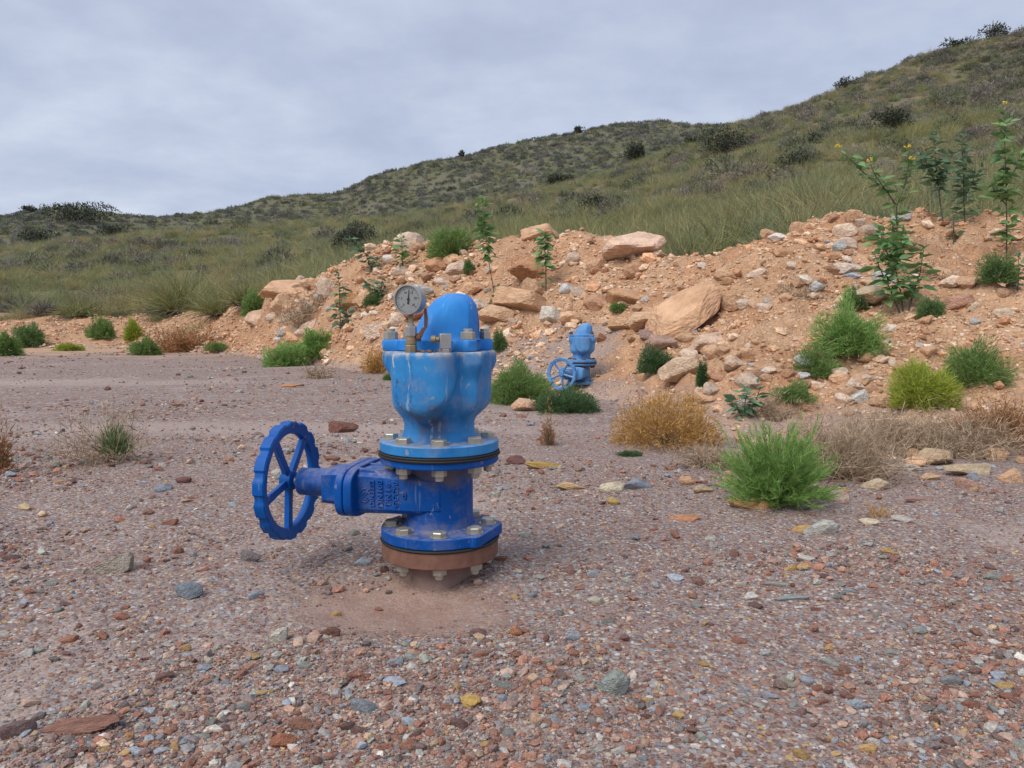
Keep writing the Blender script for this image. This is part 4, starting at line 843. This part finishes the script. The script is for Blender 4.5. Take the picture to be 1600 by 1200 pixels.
# feathery bushes
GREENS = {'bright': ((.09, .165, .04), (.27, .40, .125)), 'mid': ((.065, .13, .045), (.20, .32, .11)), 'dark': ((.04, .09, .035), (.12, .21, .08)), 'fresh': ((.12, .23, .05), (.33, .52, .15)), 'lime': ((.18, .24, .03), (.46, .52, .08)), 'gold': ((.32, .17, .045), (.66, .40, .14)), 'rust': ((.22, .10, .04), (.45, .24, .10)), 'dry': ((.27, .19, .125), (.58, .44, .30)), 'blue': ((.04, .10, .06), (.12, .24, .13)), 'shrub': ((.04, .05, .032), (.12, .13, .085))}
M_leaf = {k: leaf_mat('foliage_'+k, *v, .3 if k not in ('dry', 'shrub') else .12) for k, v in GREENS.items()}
M_stem = simple('green_stem', (.16, .20, .07), .7); M_twig = simple('dry_twig', (.26, .19, .13), .85); M_bark = simple('dark_bark', (.075, .06, .05), .85)
def ribbon_stems(n, r, h, w_, g, up=.35):
    d = hemi(n, g, up); d = d*np.array([r, r, h])*.8; L = np.linalg.norm(d, axis=1)*g.uniform(.6, 1, n)
    return blades(g.normal(0, r*.05, (n, 3))*np.array([1, 1, 0]), d, L, np.full(n, w_), g.uniform(-.05, .1, n), g.uniform(0, 1, n), 3, g)
def feathery(px, py, wpx, hpx, col, label, n=2600, wd=1.5, leafl=.30, group='feathery green bushes', name='feathery_bush', cat='bush', low=.02, upb=.75, lumps=.5):
    e, p, s = plant(name, px, py, label, cat, group); g = np.random.default_rng(int(px*13+py*3)); r, h = wpx*s/2, hpx*s
    d = hemi(n, g, low); q = 1+lumps*fbm(d[:, 0]*2.5+px, d[:, 1]*2.5+d[:, 2]*2, 3, int(px))*2
    f = g.uniform(.12, 1, n)**.5*.9; b = d*np.array([r, r*.9, h])*(f*q)[:, None]; dd = d*np.array([1, 1, 1.])+g.normal(0, .5, (n, 3)); dd[:, 2] += upb
    L = h*leafl*g.uniform(.5, 1.3, n); W = wd*s*g.uniform(.7, 1.3, n)
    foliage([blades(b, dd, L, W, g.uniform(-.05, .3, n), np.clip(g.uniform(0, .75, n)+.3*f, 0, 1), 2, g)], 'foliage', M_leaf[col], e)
    if col in ('bright', 'mid', 'lime', 'fresh') and wpx > 30:
        m = 60+int(wpx); d2 = hemi(m, g, .05); foliage([blades(d2*np.array([r, r*.9, h])*g.uniform(.2, .8, (m, 1)), d2+g.normal(0, .5, (m, 3)), h*g.uniform(.15, .45, m), np.full(m, .9*s), g.uniform(0, .5, m), g.uniform(0, 1, m), 3, g)], 'dead_stalks', M_leaf['dry'], e)
    foliage([ribbon_stems(60, r, h, 1.6*s, g)], 'stem', M_stem if col not in ('gold', 'rust') else M_twig, e)
    return e, p, s
def stemmy(px, py, wpx, hpx, col, label, ns=150, per=34, wd=1.3, leafl=.10, spread=1., group='feathery green bushes'):
    e, p, s = plant('feathery_bush', px, py, label, 'bush', group); g = np.random.default_rng(int(px*17+py)); r, h = wpx*s/2, hpx*s
    d = hemi(ns, g, .12)*np.array([r*spread, r*spread, h]); d *= (1+.7*fbm(d[:, 0]/r*1.7+px, d[:, 1]/r*1.7, 2, 5))[:, None]; L = np.linalg.norm(d, axis=1)*g.uniform(.7, 1.05, ns); dn = d/np.linalg.norm(d, axis=1)[:, None]
    b0 = g.normal(0, r*.10, (ns, 3))*np.array([1, 1, 0]); bend = g.uniform(-.12, .16, ns)
    foliage([blades(b0, d, L, np.full(ns, wd*1.15*s), bend, g.uniform(.3, 1, ns), 4, g)], 'stem', M_leaf[col], e)
    i = np.repeat(np.arange(ns), per); t = g.uniform(.12, 1., len(i))**.8; n = len(i); b = b0[i]+dn[i]*(L[i]*t)[:, None]+np.array([0, 0, -1.])*(bend[i]*L[i]*t*t)[:, None]
    dd = dn[i]+g.normal(0, .42, (n, 3)); dd[:, 2] += .25
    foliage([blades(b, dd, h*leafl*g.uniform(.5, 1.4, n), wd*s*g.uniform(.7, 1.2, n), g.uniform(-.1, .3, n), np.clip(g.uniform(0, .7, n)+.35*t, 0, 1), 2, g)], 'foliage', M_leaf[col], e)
for a in [(447, 572, 78, 36, 'fresh', 'low bright green cushion bush left of the near valve body'), (495, 558, 56, 44, 'fresh', 'bright green bush just behind the low cushion bush'), (703, 403, 68, 48, 'bright', 'round green bush on the crest above the dome'),
          (808, 630, 112, 68, 'bright', 'wide green bush beside the far valve handwheel'), (1326, 552, 108, 80, 'fresh', 'large round green bush on the right slope'), (1274, 587, 66, 42, 'bright', 'ragged green bush below the large round one'),
          (1337, 481, 56, 28, 'mid', 'small dark green bush left of the tall leafy shrub foot'), (1456, 497, 44, 28, 'mid', 'small round green bush right of the tall leafy shrub foot'), (1557, 442, 58, 42, 'mid', 'green bush at the foot of the rightmost sapling'),
          (1527, 600, 104, 62, 'bright', 'sprawling green bush at the right edge'), (1437, 636, 112, 70, 'lime', 'yellow-green bush with dead leaves at the right'), (1240, 628, 64, 28, 'bright', 'low green bush behind the big spiky one'),
          (8, 556, 58, 50, 'bright', 'bright bush cut by the left edge'), (44, 542, 50, 34, 'mid', 'green bush second from the left edge'), (160, 528, 46, 32, 'bright', 'round bright bush alone on the far left dirt'),
          (208, 532, 26, 30, 'lime', 'small yellow-green bush on the far left dirt'), (230, 555, 50, 26, 'bright', 'low green bush below the yellow-green one'), (400, 494, 44, 38, 'bright', 'fresh green grass clump at the left end of the bank'),
          (888, 642, 118, 34, 'dark', 'dark leafy weeds round the foot of the far valve'), (965, 489, 26, 16, 'bright', 'tiny green tuft left of the leaning slab'), (585, 478, 34, 20, 'mid', 'small green tuft on the left slope'),
          (733, 427, 18, 18, 'mid', 'tiny green tuft below the thin tall sapling'), (1025, 582, 54, 40, 'dark', 'dark green weed among the boulders right of the far valve'), (1097, 604, 18, 34, 'dark', 'narrow dark green weed at the foot of the rubble'),
          (608, 594, 20, 10, 'bright', 'tiny green tuft touching the left of the near valve'), (340, 548, 40, 12, 'bright', 'flat green patch on the far left dirt'), (108, 548, 44, 14, 'lime', 'thin yellowish weed patch on the far left dirt'),
          (1090, 398, 40, 22, 'bright', 'bright green clump in the notch of the bank'), (985, 712, 40, 8, 'dark', 'flat dark weed on the gravel left of the golden bush'), (780, 548, 20, 30, 'mid', 'green tuft peeping out right of the cover bolts')]:
    n = int(1500+34*a[2]); feathery(*a, n=int(2200+90*a[2]), wd=1.05, leafl=.13, lumps=.75, upb=.4, low=-.05)
stemmy(1208, 786, 182, 130, 'fresh', 'big spiky green bush at the foot of the right bank', 300, 70, 1.1, .11, .98)
feathery(1040, 694, 205, 86, 'gold', 'wide golden dried bush right of the far valve', n=9000, wd=1.5, leafl=.09, group='golden dried bushes', name='dried_bush', upb=.4, lumps=.45)
feathery(592, 583, 60, 40, 'gold', 'small golden dried bush hugging the near valve', n=2600, wd=1.2, leafl=.12, group='golden dried bushes', name='dried_bush', upb=.4)
feathery(857, 696, 36, 64, 'rust', 'thin rusty dried weed standing on the gravel', n=420, wd=1.4, leafl=.12, group='golden dried bushes', name='dried_bush', upb=.8, lumps=1.)
feathery(3, 738, 34, 92, 'rust', 'reddish dried weed at the left edge', n=420, wd=2., leafl=.14, group='golden dried bushes', name='dried_bush', upb=.9, lumps=.9)

# twiggy dead brush
def twiggy(px, py, wpx, hpx, col, label, n=260, wd=1.4, group='dead twiggy brush', curl=.9):
    e, p, s = plant('dead_brush', px, py, label, 'brush', group); g = np.random.default_rng(int(px*5+py)); r, h = wpx*s/2, hpx*s; parts = []
    b = np.concatenate([g.normal(0, .28, (n, 1))*r, g.normal(0, .22, (n, 1))*r, np.zeros((n, 1))], 1); zz_ = H(b[:, 0]+p.x, b[:, 1]+p.y)-p.z; b[:, 2] = np.clip(zz_, -.1, .1)
    d = hemi(n, g, .1)*np.array([r, r, h]); L = np.linalg.norm(d, axis=1)*g.uniform(.4, 1, n)
    parts.append(blades(b, d, L, np.full(n, wd*s*1.2), g.uniform(-.2, .5, n), g.uniform(0, .8, n), 4, g))
    for lev, cnt, ll in ((1, n*5, .35), (2, n*9, .16)):
        i = g.integers(0, n, cnt); t = g.uniform(.3, 1, cnt); dn = d/np.linalg.norm(d, axis=1)[:, None]
        bb = b[i]+dn[i]*(L[i]*t)[:, None]+g.normal(0, .05*lev*h, (cnt, 3)); dd = dn[i]+g.normal(0, curl, (cnt, 3)); dd[:, 2] += .15
        parts.append(blades(bb, dd, h*ll*g.uniform(.5, 1.3, cnt), np.full(cnt, wd*s*.75), g.uniform(-.4, .4, cnt), g.uniform(0, 1, cnt), 3, g))
    foliage(parts, 'twigs', M_leaf[col], e); return e, p, s, g
twiggy(1300, 742, 210, 110, 'dry', 'brown tangle of dead brush right of the big spiky bush', 360)
twiggy(1490, 702, 240, 62, 'dry', 'low brown dead brush along the right edge', 360)
twiggy(1110, 728, 110, 50, 'dry', 'grey-brown dead brush between the golden and the spiky bush', 130)
twiggy(290, 547, 112, 46, 'rust', 'pinkish brown dead brush on the far left dirt', 120)
twiggy(480, 500, 100, 44, 'dry', 'dead brush on the left end of the bank', 90)
twiggy(1245, 465, 70, 22, 'dry', 'thin dead brush high on the right slope', 40)
twiggy(1440, 430, 110, 26, 'dry', 'dead grass on the slope behind the tall leafy shrub', 60)
twiggy(500, 590, 60, 26, 'dry', 'small dead brush beside the bright cushion bush', 50)
twiggy(1400, 706, 190, 74, 'dry', 'tan dead brush in the middle of the right brush strip', 260)
twiggy(1565, 690, 150, 70, 'rust', 'reddish dead brush at the far right end of the brush strip', 200)
twiggy(1200, 650, 120, 40, 'dry', 'thin dead brush behind the big spiky bush', 110)
e, p, s, g = twiggy(165, 722, 170, 112, 'dry', 'half dead twiggy weed with a green heart on the left gravel', 60, 1.5, None, .7)
n = 520; d = hemi(n, g, .2); foliage([blades(d*np.array([26*s, 20*s, 52*s])*g.uniform(.3, 1, (n, 1))+np.array([16*s, 0, 6*s]), d+np.array([0, 0, .6]), 14*s*g.uniform(.5, 1.4, n), np.full(n, 1.6*s), g.uniform(0, .3, n), g.uniform(0, 1, n), 2, g)], 'foliage', M_leaf['mid'], e)
# straw tuft at the edge of the gravel
e, p, s = plant('straw_tuft', 1370, 806, 'thin pale straw tuft with one tall stalk', 'grass'); g = rg; n = 46
d = hemi(n, g, .6); foliage([blades(g.normal(0, 9*s, (n, 3))*np.array([1, .6, 0]), d, s*g.uniform(16, 46, n), np.full(n, 1.5*s), g.uniform(0, .2, n), g.uniform(.4, 1, n), 3, g), blades(np.zeros((2, 3)), np.array([[-.08, 0, 1], [-.22, 0, 1.]]), s*np.array([104, 60.]), np.full(2, 1.5*s), np.zeros(2), np.ones(2), 3, g)], 'blades', M_leaf['gold'], e)

# dark shrubs on the hills
def hill_shrub(px, py, wpx, hpx, label, n=1500, group='dark shrubs on the hillside', col='shrub', y0=8):
    e, p, s = plant('hill_shrub', px, py, label, 'shrub', group, y0=y0); g = np.random.default_rng(int(px+py*11)); r, h = wpx*s/2, hpx*s; parts = []
    for k in range(9):
        c = g.normal(0, .33, 3)*np.array([r, r, 0])+np.array([0, 0, h*g.uniform(.25, .62)]); m = n//9; d = g.normal(size=(m, 3)); d /= np.linalg.norm(d, axis=1)[:, None]
        b = c+d*np.array([r*.5, r*.5, h*.38])*(g.uniform(.2, 1, m)**.5)[:, None]; dd = d+g.normal(0, .6, (m, 3)); dd[:, 2] += .4
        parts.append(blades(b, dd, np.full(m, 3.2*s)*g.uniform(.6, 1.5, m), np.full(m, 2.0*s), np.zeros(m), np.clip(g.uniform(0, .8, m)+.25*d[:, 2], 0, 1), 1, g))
    foliage(parts, 'foliage', M_leaf[col], e); foliage([ribbon_stems(26, r, h, 2*s, g, .2)], 'branches', M_bark, e)
for a in [(560, 400, 104, 54, 'dark grey shrub behind the left crest of the bank', 5200, 'dark shrubs on the hillside', 'shrub', 13), (934, 337, 62, 34, 'dark round shrub low on the hillside above the far valve'), (992, 254, 30, 32, 'small round dark tree-like shrub in the middle of the hillside'),
          (1136, 246, 88, 52, 'large dark shrub highest of those mid hillside', 2200), (1396, 209, 62, 40, 'dark shrub on the upper right hillside', 1800), (877, 291, 36, 18, 'low grey shrub left of the mid hillside tree-like one'),
          (1084, 228, 26, 14, 'small dark shrub left of the large mid hillside one', 600), (120, 347, 110, 30, 'broad dark shrub on the left skyline', 1800), (175, 372, 70, 22, 'grey-green shrub below the left skyline', 900),
          (60, 378, 70, 20, 'dark shrub at the far left below the skyline', 900), (721, 246, 9, 11, 'lone small bush on the skyline of the far ridge', 200), (1555, 50, 56, 26, 'spiky bush on the top right skyline', 800), (1497, 62, 44, 14, 'low bush left of the spiky one on the top right skyline', 500),
          (333, 357, 26, 12, 'small dark shrub under the dip in the left skyline', 300), (47, 330, 26, 10, 'small bush on the skyline near the left edge', 300), (1245, 262, 60, 26, 'grey shrub on the right hillside', 800), (1320, 140, 40, 18, 'grey shrub on the right hillside skyline', 500),
          (1115, 372, 40, 22, 'grey dead shrub behind the notch of the bank', 600), (905, 207, 16, 10, 'tiny dark bush near the far ridge top', 200), (1270, 225, 44, 20, 'purple-grey shrub on the right hillside slope', 500)]: hill_shrub(*a)

# leafy saplings: stem, single leaves, yellow flowers
def leaf_mesh(name, mat, wide=.42):
    xs = [0, .18, .42, .70, 1.]; ws = [.02, .75, 1., .62, .0]; V, Q = [], []
    for x, w_ in zip(xs, ws):
        y = wide*w_/2; z = -.22*x*x; V += [(x, -y, z+.10*w_*wide), (x, 0, z), (x, y, z+.10*w_*wide)]
    for k in range(4):
        for j in range(2): Q.append((k*3+j, k*3+j+1, k*3+j+4, k*3+j+3))
    me = np_mesh(name, V, Q, smooth=True, attrs={'v': np.full(15, .5)}); me.materials.append(mat); return me
def sap_leaf_mat(name, lo, hi):
    m, t, o = new_mat(name); r_ = t.node('ShaderNodeObjectInfo').outputs['Random']; c = t.mix(r_, lo, hi)
    b = t.node('ShaderNodeBsdfPrincipled', {'Base Color': c, 'Roughness': .5, 'Specular IOR Level': .35}); tr = t.node('ShaderNodeBsdfTranslucent', {'Color': c}); mx = t.node('ShaderNodeMixShader', {0: .28})
    t.l.new(b.outputs[0], mx.inputs[1]); t.l.new(tr.outputs[0], mx.inputs[2]); t.l.new(mx.outputs[0], o.inputs[0]); return m
M_sl = {'green': sap_leaf_mat('sapling_leaf', (.09, .20, .065), (.24, .40, .15)), 'blue': sap_leaf_mat('sapling_leaf_grey', (.09, .18, .10), (.20, .32, .18))}
M_flower = simple('yellow_flower', (.62, .47, .04), .6); M_sstem = simple('sapling_stem', (.085, .075, .06), .75)
LEAF = {k: [leaf_mesh('leaf_%s_%d' % (k, j), M_sl[k], w_) for j, w_ in enumerate((.36, .44, .30))] for k in M_sl}
def sapling(base, stems, label, leafpx, nl, col='green', flowers=(), droop=.25, thick=2.2, name='sapling', y0=1.5):
    e, p, s = plant(name, *base, label, 'sapling', 'leafy saplings on the bank', y0=y0); Y = p.y; g = random.Random(int(base[0]*3+base[1])); mb = MB()
    for si, (pts, a0, nleaf) in enumerate(stems):
        W3 = [Vector(P(x, y, Y+g.uniform(-.04, .04)*k))-p for k, (x, y) in enumerate(pts)]
        if si == 0 or pts[0][1] > base[1]-8: W3[0].z = -.03
        n = len(W3); mb.tube(W3, [thick*s*(1-.65*k/(n-1))/2 for k in range(n)], 6)
        lens = [0.]
        for k in range(1, n): lens.append(lens[-1]+(W3[k]-W3[k-1]).length)
        nleaf = int(nleaf*(1.9 if base[0] != 1412 else 1.6))
        for q in range(nleaf):
            t = a0+(1-a0)*(q+g.uniform(0, .9))/nleaf; L = t*lens[-1]; k = max(i for i in range(n-1) if lens[i] <= L+1e-9); fr = (L-lens[k])/max(1e-6, lens[k+1]-lens[k]); pos = W3[k].lerp(W3[k+1], fr)+Vector((g.gauss(0, 1), g.gauss(0, 1), g.gauss(0, .6)))*leafpx*s*.28
            ang = q*2.4+g.uniform(-.5, .5); el = g.uniform(-.2, .55)+.9*max(0, t-.8)*3-droop*(1-t)
            ls = leafpx*1.28*s*g.uniform(.6, 1.2)*(1.0 if t < .85 else .75)
            o = bpy.data.objects.new('leaf', g.choice(LEAF[col])); link(o, e); o.location = pos; o.rotation_euler = (g.uniform(-1.25, 1.25), -el, ang); o.scale = (ls, ls, ls)
    mb.build('stem', M_sstem, e)
    for fx, fy in flowers:
        c = Vector(P(fx, fy, Y))-p; fb = MB()
        for k in range(8):
            dv = Vector((g.uniform(-1, 1), g.uniform(-1, 1), g.uniform(.1, 1))).normalized(); b0 = c+dv*1.5*s; fb.tube([b0, b0+dv*3*s, b0+dv*4.6*s], [.4*s, .6*s, 1.2*s], 6)
        fb.build('flower_cluster', M_flower, e)
sapling((1412, 486), [([(1412, 488), (1407, 455), (1398, 415), (1395, 380), (1400, 345)], .15, 70), ([(1418, 487), (1428, 455), (1438, 425), (1443, 390)], .25, 30), ([(1408, 484), (1390, 450), (1375, 420), (1366, 395)], .25, 34), ([(1398, 415), (1380, 385), (1375, 355)], .1, 26), ([(1400, 420), (1412, 395), (1415, 360)], .1, 26)], 'tall leafy shrub with several stems on the right slope', 18, 0, thick=2.6)
sapling((1400, 395), [([(1400, 395), (1402, 350), (1401, 322), (1412, 295), (1424, 262)], .2, 34), ([(1401, 322), (1385, 298), (1368, 275), (1360, 256)], .3, 16), ([(1385, 298), (1350, 270), (1330, 250), (1312, 236)], .4, 14), ([(1412, 295), (1420, 260), (1419, 236)], .3, 14)], 'tall dark stemmed sapling with yellow flowers above the leafy shrub', 14, 0, 'green', [(1310, 231), (1360, 252), (1425, 250), (1418, 231)])
sapling((1476, 358), [([(1476, 358), (1470, 325), (1466, 290), (1462, 250), (1458, 205)], .3, 46), ([(1467, 300), (1480, 270), (1488, 240)], .2, 24), ([(1466, 290), (1450, 265), (1442, 235)], .2, 18)], 'dark stemmed sapling second from the right skyline side', 15, 0, 'blue')
sapling((1508, 352), [([(1508, 352), (1506, 310), (1505, 265), (1503, 212)], .15, 44), ([(1506, 310), (1520, 285), (1524, 260)], .2, 16)], 'pale green sapling right of the dark stemmed one', 14, 0, 'blue')
sapling((1573, 405), [([(1573, 405), (1573, 350), (1572, 290), (1570, 230), (1568, 172)], .12, 64), ([(1572, 290), (1588, 262), (1594, 240)], .2, 16), ([(1572, 320), (1555, 300), (1548, 285)], .2, 14)], 'tall sapling near the right edge with a flower at its tip', 17, 0, 'green', [(1568, 164)])
sapling((778, 488), [([(778, 488), (770, 445), (763, 405), (758, 355), (753, 312)], .5, 56), ([(778, 487), (783, 465), (775, 455)], .2, 10)], 'thin tall sapling bushy at the top right of the dome', 15, 0, 'green', (), .9, 1.6)
sapling((853, 456), [([(853, 456), (853, 415), (851, 388), (852, 362)], .05, 8), ([(853, 410), (851, 388), (852, 364)], .0, 34)], 'leafy sapling on the slope above the far valve', 14, 0)
sapling((532, 516), [([(532, 516), (531, 480), (530, 450), (529, 424)], .08, 34), ([(540, 514), (541, 485)], .2, 10)], 'upright sapling on the slope left of the gauge', 12, 0, 'blue')
sapling((628, 421), [([(628, 421), (629, 398), (627, 370)], .15, 26)], 'small sapling on the crest above the gauge', 12, 0)
sapling((583, 426), [([(583, 426), (572, 398), (548, 374)], .25, 20), ([(583, 425), (590, 400)], .2, 10)], 'leaning sapling on the left crest', 12, 0, 'blue')
sapling((590, 470), [([(590, 470), (585, 450), (572, 440)], .05, 18), ([(590, 470), (596, 450), (598, 435)], .05, 18)], 'bushy dark sapling on the slope left of the gauge', 12, 0, 'blue')
sapling((1490, 384), [([(1490, 384), (1490, 360), (1489, 332)], .2, 14)], 'short thin sapling between the two skyline saplings', 11, 0, 'blue')
sapling((1590, 452), [([(1590, 452), (1592, 425), (1591, 398)], .2, 16)], 'short sapling at the right edge of the bank', 12, 0, 'blue')
sapling((1163, 650), [([(1163, 650), (1164, 630), (1168, 610)], .05, 14), ([(1163, 650), (1150, 632), (1138, 626)], .1, 8), ([(1163, 648), (1180, 628), (1190, 600)], .2, 12)], 'low blue-green broad-leaved weed behind the spiky bush', 18, 0, 'blue', name='broadleaf_weed')
